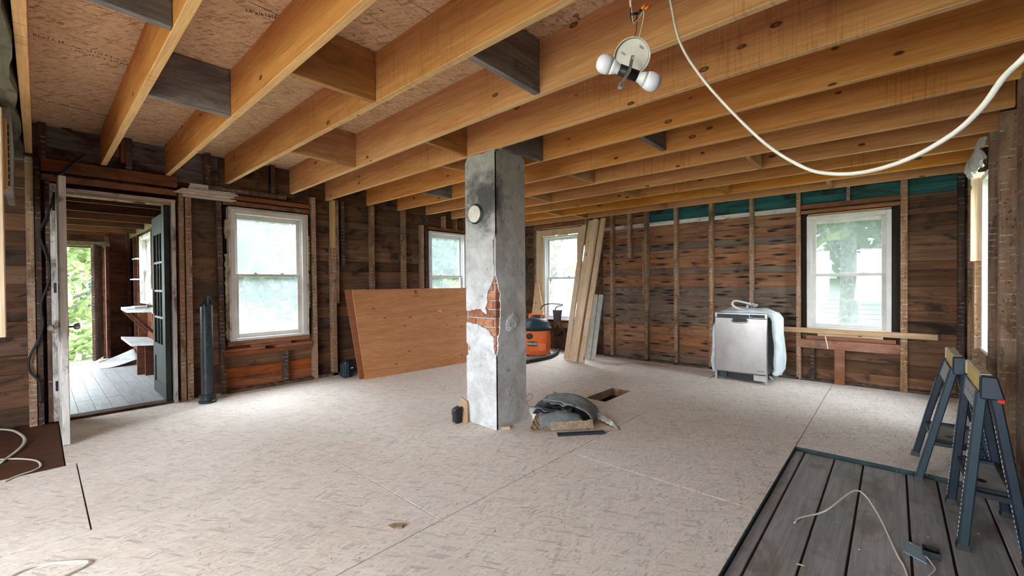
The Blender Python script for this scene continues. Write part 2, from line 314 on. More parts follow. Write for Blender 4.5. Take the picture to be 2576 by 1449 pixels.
def _glass(name, haze, tint):
    t = NT(name); tr = t.n('BsdfTransparent', {0: (1,1,1)}); s = t.noise(t.coords((1,1,1)), 3, 5, .6)
    tl = t.n('BsdfTranslucent', {0: tint}); df = t.n('BsdfDiffuse', {0: tint}); gl = t.n('BsdfGlossy', {0: (1,1,1), 'Roughness': .02})
    d = t.n('MixShader', {0: .15, 1: tl.outputs[0], 2: df.outputs[0]}); f = t.n('MapRange', {0: s, 1: .3, 2: .7, 3: haze*.8, 4: haze*1.2}).outputs[0]
    a = t.n('MixShader', {0: f, 1: tr.outputs[0], 2: d.outputs[0]}); b = t.n('MixShader', {0: .035, 1: a.outputs[0], 2: gl.outputs[0]})
    t.t.links.new(b.outputs[0], t.out.inputs[0]); return t.m
M['glass_dusty'] = _glass('dusty_glass', .11, (.80,.86,.88)); M['glass_clean'] = _glass('window_glass', .06, (.78,.86,.86))
def _leaf(name, a, b):
    t = NT(name); r = t.n('TexWhiteNoise', {0: t.n('VectorMath', {0: t.n('VectorMath', {0: t.n('TexCoord').outputs['Object'], 1: (3.0,3.0,3.0)}, operation='MULTIPLY').outputs[0]}, operation='FLOOR').outputs[0]}).outputs[0]
    c = t.mix(r, a, b); df = t.n('BsdfDiffuse', {0: c}); tl = t.n('BsdfTranslucent', {0: c}); m = t.n('MixShader', {0: .4, 1: df.outputs[0], 2: tl.outputs[0]}); t.t.links.new(m.outputs[0], t.out.inputs[0]); return t.m
M['leaf_green'] = _leaf('green_leaves', (.030,.065,.020), (.085,.12,.040)); M['leaf_teal'] = _leaf('dark_leaves', (.020,.048,.042), (.045,.085,.070)); M['leaf_yellow'] = _leaf('yellow_leaves', (.07,.095,.022), (.13,.125,.035))
M['leaf_overexposed'] = _leaf('overexposed_leaves', (.22,.31,.13), (.40,.43,.22))  # pale colour stands in for overexposed foliage beyond the porch
M['grass'] = (lambda t: t.done(t.mix(t.ramp(t.noise(t.coords((1,1,1), False), 2, 6), .35, .65), (.10,.15,.05), (.17,.21,.09)), .95))(NT('lawn_grass'))


# ------------------------------------------------------------------ the room shell
LW = lambda u, z, w: (-5.75-w, u, z)
BW = lambda u, z, w: (u, 6.45+w, z)
RW = lambda u, z, w: (.55+w, u, z)
FW = lambda u, z, w: (u, -2.8-w, z)
PR = lambda u, z, w: (u, 1.15+w, z)      # porch side wall
PE = lambda u, z, w: (-10.25-w, u, z)    # porch end wall
PL = lambda u, z, w: (u, -1.25-w, z)
def wb(mb, mp, u0, u1, z0, z1, w0, w1):
    return mb.hexa([mp(u0,z0,w0), mp(u1,z0,w0), mp(u1,z0,w1), mp(u0,z0,w1), mp(u0,z1,w0), mp(u1,z1,w0), mp(u1,z1,w1), mp(u0,z1,w1)])
def cells(u0, u1, z0, z1, holes):
    zs = sorted({z0, z1, *[z for h in holes for z in h[2:] if z0 < z < z1]}); out = []
    for a, b in zip(zs, zs[1:]):
        segs = [(u0, u1)]
        for h in holes:
            if h[2] < b-1e-6 and h[3] > a+1e-6:
                segs = [s for q in segs for s in ((q[0], min(q[1], h[0])), (max(q[0], h[1]), q[1])) if s[1]-s[0] > .01]
        out += [(s[0], s[1], a, b) for s in segs]
    return out
def wall(name, mp, u0, u1, z0, z1, holes, m):
    mb = MB()
    for c in cells(u0, u1, z0, z1, holes): wb(mb, mp, *c, .114, .15)
    return mb.build(name, m, kind='structure')
def boards(par, mp, u0, u1, rows, holes, name='sheathing_board', split=3.2, w0=.092, w1=.112):
    for z0, z1, key in rows:
        cuts = []; u = u0+rnd.uniform(1.0, split)
        while u < u1-.8: cuts.append(u); u += rnd.uniform(1.6, split)
        for a, b in zip([u0]+cuts, cuts+[u1]):
            for c in cells(a+.002, b-.002, z0+.002, z1-.002, holes):
                if c[3]-c[2] < .012: continue
                dw = rnd.uniform(0, .009); wb(MB(), mp, *c, w0+dw, w1).build(name, M[key], par)
def mp_box(par, name, mp, u0, u1, z0, z1, m, w0=0., w1=.09, skew=0., bevel=.002):
    mb = MB(); s = skew
    mb.hexa([mp(u0,z0,w0), mp(u1,z0,w0), mp(u1,z0,w1), mp(u0,z0,w1), mp(u0+s,z1,w0), mp(u1+s,z1,w0), mp(u1+s,z1,w1), mp(u0+s,z1,w1)])
    return mb.build(name, M[m], par, bevel=bevel)
H1 = (1.51, 2.36, .61, 2.155); H2 = (4.36, 5.17, .63, 2.14); HD = (.16, .97, -.01, 2.16)
H3 = (-5.11, -4.12, .55, 2.25); H4 = (-.80, -.03, .66, 2.045); H5 = (5.02, 5.76, .66, 2.24)
CZ = 2.75
wl = wall('wall_left', LW, -2.95, 6.60, -.3, CZ, [H1, H2, HD], M['sheath_r'])
wk = wall('wall_back', BW, -5.90, .70, -.3, CZ, [H3, H4], M['sheath_r'])
wr = wall('wall_right', RW, -2.95, 6.60, -.3, CZ, [H5], M['sheath_r'])
HF = [(-2.95, -1.45, .65, 2.15), (-.8, .2, .65, 2.15)]  # openings added in the unseen wall to let sky light in
wf = wall('wall_front', FW, -5.90, .70, -.3, CZ, HF, M['sheath_r'])
zz = 0; rows = []
for i, h in enumerate((.17, .16, .145, .17, .16, .14, .18, .155, .165, .14, .17, .16, .15, .17, .155, .16, .2)):
    rows.append((zz, min(CZ, zz+h), 'sheath_l')); zz += h
boards(wl, LW, -2.9, 1.42, [(a, b, 'sheath_up' if a > 2.38 else k) for a, b, k in rows], [H1, H2, HD]); boards(wl, LW, 2.46, 6.54, rows, [H1, H2, HD])
red = []; zz = 0
for h, k in ((.15, 'sheath_red'), (.125, 'sheath_red'), (.165, 'sheath_l'), (.13, 'sheath_red'), (.12, 'sheath_red')): red.append((zz, zz+h, k)); zz += h
red += [(zz, .82, 'sheath_red')]+[(max(a, .82), b, 'sheath_l') for a, b, k in rows if b > .84]
boards(wl, LW, 1.42, 2.46, red, [H1, H2, HD], split=9)
lev = [0, .15, .29, .45, .60, .79, .91, 1.04, 1.18, 1.37, 1.46, 1.65, 1.75, 1.85, 1.985, 2.14, 2.205, 2.32, 2.48, 2.62, CZ]
keys = 'g b b b g g g g b g b b g b b W t t b b'.split()
brow = [(lev[i], lev[i+1], {'g': 'sheath_g', 'b': 'sheath_b', 'W': 'whiteboard', 't': 'teal'}[k]) for i, k in enumerate(keys)]
boards(wk, BW, -3.75, -2.95, [(a, b, 'sheath_b' if k == 'teal' else k) for a, b, k in brow], [H3, H4], split=9); boards(wk, BW, -2.95, -.9, brow, [H3, H4], split=9)
dark = [(a, b, 'sheath_d' if k in ('sheath_b', 'sheath_g', 'whiteboard') else k) for a, b, k in brow]
boards(wk, BW, -.9, .64, dark, [H3, H4], split=9)
boards(wk, BW, -5.84, -3.75, [(a, b, 'sheath_l' if k != 'sheath_b' else 'sheath_l') for a, b, k in brow], [H3, H4], split=9)
boards(wr, RW, -2.9, 6.54, [(a, b, 'sheath_r') for a, b, k in rows], [H5])
# left wall framing: (right edge u, width, z0, z1, material)
for u1, wd, z0, z1, mt, sk in ((-.012, .05, 0, 2.42, 'stud', 0), (.030, .036, 0, 2.42, 'stud_dark', 0), (-.47, .05, 0, 2.42, 'stud', 0), (-.95, .05, 0, 2.42, 'stud', 0), (-1.6, .05, 0, 2.42, 'stud', 0),
        (1.075, .045, 0, 2.30, 'stud', .0), (1.142, .055, 0, 2.30, 'stud', .0), (1.452, .05, 0, 2.25, 'stud_dark', -.03),
        (2.505, .052, 0, 2.42, 'stud', -.01), (2.775, .06, 0, 1.76, 'stud', -.01), (2.765, .045, 1.765, 2.42, 'stud_new', 0), (2.812, .042, 1.0, 2.42, 'stud', 0),
        (2.90, .035, 1.52, 2.42, 'stud_dark', 0), (3.36, .05, 0, 2.42, 'stud', 0), (3.912, .05, 0, 2.42, 'stud', 0), (4.256, .045, 0, 2.22, 'stud', 0), (4.335, .04, 0, 2.42, 'stud_dark', 0),
        (5.24, .05, 0, 2.42, 'stud', 0), (5.75, .05, 0, 2.42, 'stud', 0), (6.25, .05, 0, 2.42, 'stud', 0), (2.13, .055, .05, .50, 'stud_dark', 0),
        (.66, .05, 2.42, CZ, 'stud_dark', 0), (1.33, .05, 2.30, CZ, 'stud_dark', 0), (2.0, .05, 2.38, CZ, 'stud_dark', 0), (.07, .05, 2.42, CZ, 'stud_dark', 0), (4.72, .04, 2.2, 2.42, 'stud', 0), (4.98, .04, 2.2, 2.42, 'stud', 0)):
    mp_box(wl, 'stud', LW, u1-wd, u1, z0, z1, mt, skew=sk)
for u0, z0 in ((.53, 2.55), (.575, 2.5), (1.27, 2.52), (1.95, 2.48)): mp_box(wl, 'wood_nailer', LW, u0, u0+.035, z0, CZ-.02, 'red_y', .01, .06)
for u0, u1, z0, z1, mt, w0, w1 in ((.035, 1.02, 2.315, 2.425, 'red_y', -.005, .05), (.035, 1.015, 2.225, 2.285, 'red_y', .0, .05), (.06, .95, 2.288, 2.312, 'stud_dark', .03, .09),
        (1.44, 2.42, 2.262, 2.312, 'red_y', -.002, .05), (1.44, 2.42, 2.195, 2.245, 'brown_x', .01, .06), (1.30, 2.12, 2.335, 2.385, 'stud_dark', -.03, .03), (1.48, 2.40, 2.312, 2.33, 'stud_dark', .03, .09),
        (4.30, 5.24, 2.165, 2.215, 'red_y', .0, .06), (4.3, 5.24, .56, .62, 'red_y', .0, .09),
        (1.47, 2.40, .545, .595, 'red_y', .0, .06), (1.43, 2.44, .425, .475, 'red_y', -.003, .06), (1.43, 1.86, .478, .51, 'red_y', -.008, .04), (1.70, 2.16, .513, .543, 'red_y', -.006, .04), (1.98, 2.43, .478, .512, 'red_y', -.010, .04),
        (1.46, 2.44, 0, .03, 'stud_dark', -.02, .09), (2.5, 6.4, 0, .04, 'stud_dark', .0, .09)):
    mp_box(wl, 'header_board', LW, u0, u1, z0, z1, mt, w0, w1)
# chipped white laths stacked over the header
for i, (u0, u1, z) in enumerate(((1.13, 1.82, 2.352), (1.12, 1.60, 2.322), (1.065, 1.60, 2.290), (1.065, 1.56, 2.258), (1.065, 1.58, 2.226))):
    mb = MB(); wv = [(u0, z), (u1-.05, z), (u1-.03, z+.012), (u1, z+.015), (u1-.02, z+.029), (u0, z+.029)]
    mb.prism([LW(a, b, -.012) for a, b in wv], (-.03, 0, 0)); mb.build('lath_strip', M['whitelath'], wl)
mb = MB(); mb.prism([LW(a, b, -.008) for a, b in ((.985, 2.262), (1.07, 2.322), (1.07, 2.26))], (-.02, 0, 0)); mb.build('lath_strip', M['whitelath'], wl)
# back wall framing (left edge u, width)
for u0, wd, z0, z1, mt in ((-5.60, .05, 0, 2.38, 'stud'), (-5.20, .05, 0, 2.38, 'stud'), (-4.06, .05, 0, 2.38, 'stud'), (-3.56, .05, 0, 2.38, 'stud'), (-2.961, .055, 0, 2.38, 'stud'), (-2.485, .052, 0, 2.38, 'stud'),
        (-1.981, .052, 0, 2.38, 'stud'), (-1.459, .045, 0, 2.38, 'stud'), (-.925, .046, 0, 2.38, 'stud'), (.055, .06, 0, 2.38, 'stud'), (.50, .05, 0, 2.38, 'stud_dark'), (-3.245, .05, 1.66, 2.38, 'stud'), (-2.99, .025, 1.0, 1.95, 'stud'),
        (-.776, .045, 0, .42, 'stud_dark'), (-.42, .03, 2.205, 2.38, 'stud'), (-4.85, .04, 2.36, 2.45, 'stud'), (-4.62, .04, 2.36, 2.45, 'stud')):
    mp_box(wk, 'stud', BW, u0, u0+wd, z0, z1, mt)
for u0, u1, z0, z1, mt, w0, w1 in ((-.535, -.435, 0, .42, 'brown_x', -.02, .01), (-.885, .055, .415, .525, 'brown_x', -.004, .05), (-.82, .02, .53, .575, 'brown_x', -.01, .06), (-.875, .055, 2.155, 2.205, 'brown_x', -.002, .05), (-.875, .055, 2.095, 2.135, 'brown_x', .01, .06),
        (-5.16, -4.06, 2.285, 2.36, 'brown_x', -.004, .06), (-.80, -.02, 2.062, 2.082, 'tan_x', -.01, .05), (-5.16, -4.06, .43, .53, 'brown_x', 0, .06), (-3.7, -.9, 0, .03, 'stud_dark', .0, .09), (-.9, .5, 0, .03, 'stud_dark', .01, .09)):
    mp_box(wk, 'header_board', BW, u0, u1, z0, z1, mt, w0, w1)
mp_box(wk, 'cross_board', BW, -1.12, .352, .606, .668, 'tan_x', -.042, -.002)
mp_box(wk, 'cross_board', BW, -.70, -.09, .578, .604, 'tan_x', -.036, -.004)
# right wall framing
for u0, wd, z0, z1, mt in ((6.18, .05, 0, 2.4, 'stud'), (5.84, .05, 0, 2.4, 'stud'), (5.0-.06, .05, 0, 2.42, 'stud'), (4.50, .07, 0, 2.42, 'stud'), (3.86, .08, 0, 2.42, 'stud'), (3.35, .05, 0, 2.42, 'stud'), (2.9, .05, 0, 2.42, 'stud'), (2.3, .05, 0, 2.42, 'stud'), (1.8, .05, 0, 2.42, 'stud')):
    mp_box(wr, 'stud', RW, u0, u0+wd, z0, z1, mt)
mp_box(wr, 'wide_board', RW, 3.50, 3.855, 0, 2.42, 'stud', -.010, .010)
mp_box(wr, 'window_casing_board', RW, 5.68, 5.72, 1.42, 2.22, 'tan_z', -.03, .13)
mp_box(wr, 'window_casing_board', RW, 5.69, 5.74, .62, 1.41, 'stud', -.005, .13)
for a in ((-.876, -.816), (-.014, .054)): mp_box(wk, 'gap_shade_strip', BW, a[0], a[1], .58, 2.15, 'void', .078, .091)  # dark strips stand in for the shade in the gaps beside the windows
for a in ((1.455, 1.50), (2.375, 2.45)): mp_box(wl, 'gap_shade_strip', LW, a[0], a[1], .60, 2.19, 'void', .078, .091)
# torn grey plaster over the right hand window
mb = MB(); mb.sheet(lambda u, v: RW(4.95+u*.85, 2.20+v*(.16-.06*u)+.02*math.sin(u*19), -.01-.03*math.sin(v*3.1)+.012*math.sin(u*31+v*9)), 16, 4, .02)
mb.build('torn_plaster', M['plaster'], wr)

def window(n, mp, u0, u1, z0, z1, rail, mt, glass, side=.05, stile=.045, top=.05, toprail=.045, bot=.03, botrail=.05, w=.0, horns=True):
    g = struct('window_%d' % n, mp((u0+u1)/2, z0, .06))
    f = MB(); wb(f, mp, u0, u0+side, z0, z1, w-.012, .13); wb(f, mp, u1-side, u1, z0, z1, w-.012, .13); wb(f, mp, u0+side, u1-side, z1-top, z1, w-.010, .13); f.build('frame', M[mt], g, bevel=.003)
    s = MB(); wb(s, mp, u0+side, u1-side, z0, z0+bot, w-.02, .15); s.build('sill', M[mt], g, bevel=.003)
    a, b = u0+side, u1-side
    st = MB()
    for x in (a, b-.012): wb(st, mp, x, x+.012, z0+bot, z1-top, w+.028, w+.04)
    st.build('stop_bead', M[mt], g)
    for nm, lo, hi, ww, lr, hr in (('upper_sash', rail-.02, z1-top, w+.078, .035, toprail), ('lower_sash', z0+bot, rail+.018, w+.045, botrail, .036)):
        m = MB(); wb(m, mp, a, a+stile, lo, hi, ww, ww+.03); wb(m, mp, b-stile, b, lo, hi, ww, ww+.03); wb(m, mp, a+stile, b-stile, lo, lo+lr, ww, ww+.03); wb(m, mp, a+stile, b-stile, hi-hr, hi, ww, ww+.03)
        so = m.build(nm, M[mt], g, bevel=.003)
        p = MB(); wb(p, mp, a+stile, b-stile, lo+lr, hi-hr, ww+.013, ww+.017); p.build('glass_pane', M[glass], so)
    if horns:
        for q in (.3, .7):
            k = MB(); x = a+(b-a)*q; wb(k, mp, x-.022, x+.022, rail+.018, rail+.026, w+.05, w+.07); wb(k, mp, x-.008, x+.008, rail+.026, rail+.034, w+.052, w+.066); k.build('sash_lock', M['steel'], g)
    return g
g1 = window(1, LW, 1.505, 2.365, .60, 2.155, 1.375, 'winpaint', 'glass_dusty', top=.055, toprail=.055)
mb = MB(); wb(mb, LW, 1.49, 2.385, 2.157, 2.172, -.02, .09); wb(mb, LW, 2.367, 2.385, .60, 2.157, -.02, .09); wb(mb, LW, 1.488, 1.503, .60, 2.157, -.02, .09); mb.build('outer_casing', M['whitelath'], g1)
g2 = window(2, LW, 4.36, 5.17, .63, 2.14, 1.385, 'vinyl', 'glass_clean', top=.035, toprail=.07)
g3 = window(3, BW, -4.985, -4.20, .56, 2.135, 1.348, 'vinyl', 'glass_clean', side=.035, top=.03, w=.03)
mb = MB(); wb(mb, BW, -5.135, -5.0, .53, 2.255, -.004, .02); wb(mb, BW, -4.19, -4.12, .53, 2.255, -.004, .02); wb(mb, BW, -5.0, -4.19, 2.14, 2.255, -.004, .02); wb(mb, BW, -5.0, -4.985, .53, 2.14, .0, .13); wb(mb, BW, -4.20, -4.185, .53, 2.14, .0, .13)
mb.build('window_surround', M['tan_z'], g3)
g4 = window(4, BW, -.812, -.018, .645, 2.058, 1.325, 'winpaint', 'glass_dusty', side=.045, stile=.043)
g5 = window(5, RW, 5.03, 5.66, .62, 2.18, 1.38, 'white', 'glass_clean', w=.045)
# ------------------------------------------------------------------ floor
fl = MB()
for a in ((-5.9, -2.50, -2.95, 6.6), (-2.255, .7, -2.95, 6.6), (-2.50, -2.255, -2.95, 3.967), (-2.50, -2.255, 4.567, 6.6)): fl.box(a[0], a[1], a[2], a[3], -.06, -.0405)
floor = fl.build('floor', M['void'], kind='structure')
def panel(x0, x1, y0, y1, hole=None):
    g = .0036; x0 += g; x1 -= g; y0 += g; y1 -= g; m = MB()
    for c in cells(x0, x1, y0, y1, [hole] if hole else []): m.box(c[0], c[1], c[2], c[3], -.018, 0)
    if x1 < -4.3 and y1 < .2: return m.build('old_floor_board', M['brown_y'], floor)
    return m.build('osb_panel', M['osb_f'], floor)
XS = [-5.85, -4.317, -3.08, -1.785, -.553]
for i in range(4):
    y = {0: .115+2.44, 1: .17, 2: 1.41, 3: 2.61}[i]-2.44*3; ys = []
    while y < 6.56: ys.append(y); y += 2.44
    for a, b in zip(ys, ys[1:]+[ys[-1]+2.44]):
        a, b = max(a, -2.9), min(b, 6.56)
        if b-a < .05: continue
        hole = (-2.50, -2.255, 3.967, 4.567) if i == 2 and a < 4 < b else None
        panel(XS[i], XS[i+1], a, b, hole)
panel(-.553, .66, 3.823, 6.56)
m = MB()  # plywood strip between subfloor and planks
m.box(-5.85, -.553, -2.9, 6.56, -.0402, -.0185); m.f = m.f
m = MB()
for a in ((-5.85, -2.50, -2.9, 6.56), (-2.255, -.553, -2.9, 6.56), (-2.50, -2.255, -2.9, 3.967), (-2.50, -2.255, 4.567, 6.56), (-.553, .66, 3.823, 6.56)): m.box(*a, -.0402, -.0185)
m.build('underlay', M['edgeseal'], floor)
MB().box(-.5545, .66, 3.8195, 3.8235, -.018, -.0006).build('edge_seal', M['edgeseal'], floor); MB().box(-.5545, -.5505, -2.9, 3.8195, -.018, -.0006).build('edge_seal', M['edgeseal'], floor)
px = [-.553, -.492, -.314, -.155, .062, .205, .40, .56, .66]
for a, b in zip(px, px[1:]):
    cut = rnd.uniform(.2, 1.6)
    for y0, y1 in ((-2.9, cut), (cut, 3.800)):
        MB().box(a+.005, b-.005, y0+.002, y1-.002, -.040, -.0245+rnd.uniform(-.0015, .0015)).build('floor_plank', M['oldplank'], floor, bevel=.002)
# the duct opening: four wooden sides and a dark bottom
m = MB()
for a in ((-2.499, -2.492, 3.968, 4.566), (-2.263, -2.256, 3.968, 4.566), (-2.492, -2.263, 3.968, 3.975), (-2.492, -2.263, 4.559, 4.566)): m.box(*a, -.085, -.002)
m.build('opening_side', M['stud'], floor); m = MB()
for a in ((-2.56, -2.50, 3.90, 4.63, -.70, -.0875), (-2.255, -2.20, 3.90, 4.63, -.70, -.0875), (-2.50, -2.255, 3.90, 3.967, -.70, -.0875), (-2.50, -2.255, 4.567, 4.63, -.70, -.0875)): m.box(*a)
m.build('light_block_wall', M['void'], floor); MB().box(-2.56, -2.2, 3.9, 4.63, -.75, -.70).build('opening_bottom', M['void'], floor)  # added dark box: keeps sky light out and paints the opening's shade
# plumb chips, crumbs and dust lying on the boards
m = MB(); r2 = random.Random(5)
def crumb(m, x, y, z, s):
    a = r2.uniform(0, 3.14); c, q = math.cos(a)*s, math.sin(a)*s; k = r2.uniform(.3, .9)
    m.hexa([(x-c, y-q, z), (x+q*k, y-c*k, z), (x+c, y+q, z), (x-q*k, y+c*k, z), (x-c*.8, y-q*.8, z+s*.5), (x+q*k*.8, y-c*k*.8, z+s*.5), (x+c*.8, y+q*.8, z+s*.5), (x-q*k*.8, y+c*k*.8, z+s*.5)])
for i in range(900):
    x, y = r2.uniform(-5.6, .45), r2.uniform(.3, 6.3)
    if -2.5 < x < -2.25 and 3.9 < y < 4.6: continue
    crumb(m, x, y, -.023 if (x > -.55 and y < 3.8) else 0, r2.uniform(.002, .0065))
m.build('crumbs', M['dirt'], floor, kind='stuff')
m = MB()
for i in range(260): crumb(m, r2.uniform(-5.5, .4), r2.uniform(.3, 6.2), .0, r2.uniform(.002, .005))
for i in range(120): crumb(m, r2.uniform(-5.72, -5.5), r2.uniform(1., 4.5), .0, r2.uniform(.003, .008))
m.build('white_crumbs', M['porcelain'], floor, kind='stuff')
# ------------------------------------------------------------------ ceiling: sheets, joists, blocking
ceil = MB().box(-5.9, .7, -2.95, 6.6, CZ+.022, CZ+.06).build('ceiling', M['void'], kind='structure')
cx_ = [-5.87, -5.70, -4.44, -3.175, -1.91, -.65, .68]
for i, (a, b) in enumerate(zip(cx_, cx_[1:])):
    ys = [-2.9]+[v for v in ((-.7, 1.74, 4.18) if i % 2 else (.5, 2.94, 5.38))]+[6.58]
    for c, d in zip(ys, ys[1:]): MB().box(a+.002, b-.002, c+.002, d-.002, CZ, CZ+.018).build('osb_panel', M['osb_c'], ceil)
# joists: name -> (y left, y right, z left, z right)
J = {'a': (-.058, -.060, 2.452, 2.44), 'b': (.428, .432, 2.44, 2.43), 'c': (.922, .905, 2.43, 2.425), 'd': (1.462, 1.485, 2.432, 2.43), 'e': (2.170, 2.035, 2.422, 2.415), 'f': (2.625, 2.548, 2.400, 2.390),
     'g': (3.232, 3.165, 2.412, 2.41), 'h': (3.752, 3.752, 2.402, 2.405), 'i': (4.295, 4.340, 2.398, 2.402), 'j': (4.835, 4.890, 2.388, 2.390), 'k': (5.37, 5.41, 2.388, 2.390), 'l': (5.93, 5.98, 2.385, 2.388), 'm': (6.395, 6.400, 2.372, 2.368),
     'n': (-.66, -.66, 2.44, 2.44), 'o': (-1.2, -1.2, 2.44, 2.44), 'p': (-1.75, -1.75, 2.44, 2.44), 'q': (-2.3, -2.3, 2.44, 2.44)}
for k, (ya, yb, za, zb) in J.items():
    t = .044; x0, x1 = -5.752, .60
    MB().hexa([(x0,ya,za),(x1,yb,zb),(x1,yb+t,zb),(x0,ya+t,za),(x0,ya,CZ-.001),(x1,yb,CZ-.001),(x1,yb+t,CZ-.001),(x0,ya+t,CZ-.001)]).build('joist', M['joist_x'], ceil, bevel=.002); jm = [c for c in ceil.children if c.name.startswith('joist')][-1].data; jm.materials.append(M['joist_lit_edge'])
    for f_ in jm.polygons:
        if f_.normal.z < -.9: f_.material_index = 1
def jy(k, x): ya, yb, za, zb = J[k]; t = (x+5.75)/6.35; return ya+(yb-ya)*t, za+(zb-za)*t
for a, b, x, key, dz in (('a', 'b', -2.50, 'block_old', 0), ('b', 'c', -3.475, 'block_old', 0), ('c', 'd', -2.53, 'block_new', 0), ('d', 'e', -1.665, 'block_old', 0), ('d', 'e', -4.02, 'block_new', 0), ('e', 'f', -2.89, 'block_new', 0),
        ('f', 'g', -2.50, 'block_old', -.01), ('f', 'g', -3.30, 'block_new', 0), ('g', 'h', -1.55, 'block_old', .02), ('g', 'h', -4.48, 'block_old', 0), ('h', 'i', -2.61, 'block_new', 0), ('i', 'j', -1.02, 'block_new', -.01), ('i', 'j', -3.62, 'block_new', 0),
        ('j', 'k', -2.56, 'block_new', 0), ('k', 'l', -1.61, 'block_new', -.01), ('l', 'm', -.58, 'block_new', -.01), ('l', 'm', -2.60, 'block_new', 0), ('k', 'l', -4.2, 'block_new', 0), ('l', 'm', -4.0, 'block_new', 0)):
    ya, za = jy(a, x); yb, zb = jy(b, x)
    MB().hexa([(x,ya+.045,za+dz),(x+.042,ya+.045,za+dz),(x+.042,yb-.001,zb+dz),(x,yb-.001,zb+dz),(x,ya+.045,CZ-.003),(x+.042,ya+.045,CZ-.003),(x+.042,yb-.001,CZ-.003),(x,yb-.001,CZ-.003)]).build('blocking', M[key], ceil, bevel=.003)
# old rough beam against the first joist, wavy lower edge
m = MB(); prev = []; n = 26
for i in range(n+1):
    x = -5.74+i*(4.3/n); zz = 2.40+.012*math.sin(i*1.9)+.01*math.sin(i*.8); yy = -.075+.012*math.sin(i*1.3)
    prev += [(x, -.20, zz), (x, yy, zz), (x, yy, CZ-.004), (x, -.20, CZ-.004)]
m.add(prev, [(0,1,2,3), tuple(4*n+k for k in (3,2,1,0))]+[(4*i+a, 4*i+4+a, 4*i+4+(a+1)%4, 4*i+(a+1)%4) for i in range(n) for a in range(4)])
m.build('old_beam', M['beam_old'], ceil)
# ink stamps on the sheets (flat print)
def inkrow(par, o, ux, uy, words, hgt, m='ink', name='ink_stamp'):
    "rows of short strokes like a worn stamp"
    mb = MB(); o, ux, uy = Vector(o), Vector(ux), Vector(uy); rr = random.Random(sum(words)); x = 0; nn = ux.cross(uy).normalized()*.0006
    for wd in words:
        for c in range(wd):
            for k in range(rr.choice((2, 3))):
                a = o+ux*(x+rr.uniform(0, hgt*.5))+uy*rr.uniform(0, hgt*.5)
                b = ux*hgt*.14 if rr.random() < .5 else ux*hgt*.5; h = uy*hgt*.9 if b.length < hgt*.2 else uy*hgt*.14
                mb.prism([a, a+b, a+b+h, a+h], nn)
            x += hgt*.75
        x += hgt*.6
    return mb.build(name, M[m], par, kind='stuff')
for px0, px1, words, hg in (((75, 86), (150, 108), (7,), .028), ((180, 118), (325, 158), (3, 6, 5, 4), .022), ((178, 126), (325, 166), (4, 5, 6), .022), ((85, 248), (240, 285), (5, 9, 6), .030), ((622, 27), (660, 38), (4, 3), .022), ((618, 30), (700, 50), (5, 7), .024), ((650, 258), (710, 272), (9, 3), .016), ((690, 40), (740, 56), (8,), .022), ((345, 298), (400, 312), (8,), .03), ((1435, 40), (1480, 60), (4, 3), .03)):
    a, b = at(*px0, z=CZ-.0008), at(*px1, z=CZ-.0008); d = (b-a).normalized(); inkrow(ceil, a, d, Vector((d.y, -d.x, 0)), words, hg)
a, b = at(625, 4, z=CZ-.0008), at(664, 22, z=CZ-.0008); d = (b-a).normalized(); q = Vector((d.y, -d.x, 0)); mb = MB(); L_ = (b-a).length
mb.prism([a, a+d*(L_+.1), a+d*(L_+.1)+q*.004, a+q*.004], (0, 0, .0006)); mb.prism([a+d*(L_+.1)-q*.012, a+d*(L_+.2)+q*.002, a+d*(L_+.1)+q*.016], (0, 0, .0006)); mb.build('ink_arrow', M['ink'], ceil)
# ------------------------------------------------------------------ plaster and lath stub of the partition at the far left
ps = struct('wall_partition', (-4.2, -.2, 0))
MB().box(-4.10, -4.0, -.25, -.130, .95, 2.34).build('stud', M['tan_z'], ps, bevel=.003)
MB().box(-4.22, -4.10, -.25, -.115, 1.86, 2.30).build('lath_strip', M['stud_new'], ps)
MB().box(-5.0, -4.0, -.30, -.26, .9, 2.40).build('plaster_board', M['white'], ps)
MB().hexa([(-5.6,-.15,1.95),(-4.22,-.15,1.90),(-4.22,-.10,1.90),(-5.6,-.115,1.95),(-5.6,-.15,2.398),(-4.22,-.15,2.398),(-4.22,-.10,2.398),(-5.6,-.115,2.398)]).build('plaster_slab', M['plaster'], ps)
m = MB()
for i in range(9): m.box(-4.215-.0, -4.20, -.114, -.108, 1.90+i*.045, 1.93+i*.045)
m.build('plaster_key', M['slate'], ps)
# ------------------------------------------------------------------ door frame, doors
tr = struct('trim_1', (-5.75, .55, 0))
m = MB(); wb(m, LW, .13, 1.0, 2.145, 2.175, -.02, .11); m.build('head_casing', M['whitelath'], tr)
m = MB(); wb(m, LW, .16, .97, 2.12, 2.143, .0, .15); m.build('head_jamb', M['tan_x'], tr)
m = MB(); wb(m, LW, .965, .998, 0, 2.145, -.02, .15); m.build('side_casing', M['whitewood'], tr)
m = MB(); wb(m, LW, .905, .95, 0, 2.12, .03, .15); m.build('door_stop', M['greendoor'], tr)
m = MB(); wb(m, LW, .085, .125, 0.02, 2.20, -.03, .10); m.build('side_casing', M['whitewood'], tr)
m = MB(); wb(m, LW, .055, .083, 0.02, 2.25, -.01, .10); m.build('side_jamb', M['stud_dark'], tr)
m = MB(); wb(m, LW, .13, .965, -.02, .022, .005, .16); m.build('threshold', M['stud_dark'], tr, bevel=.004)
dz = at(145, 440, x=-4.83).z
d1 = struct('door_1', (-5.73, .13, 0))
m = MB(); x0, x1 = -5.72, -4.83; y0, y1 = .118, .160
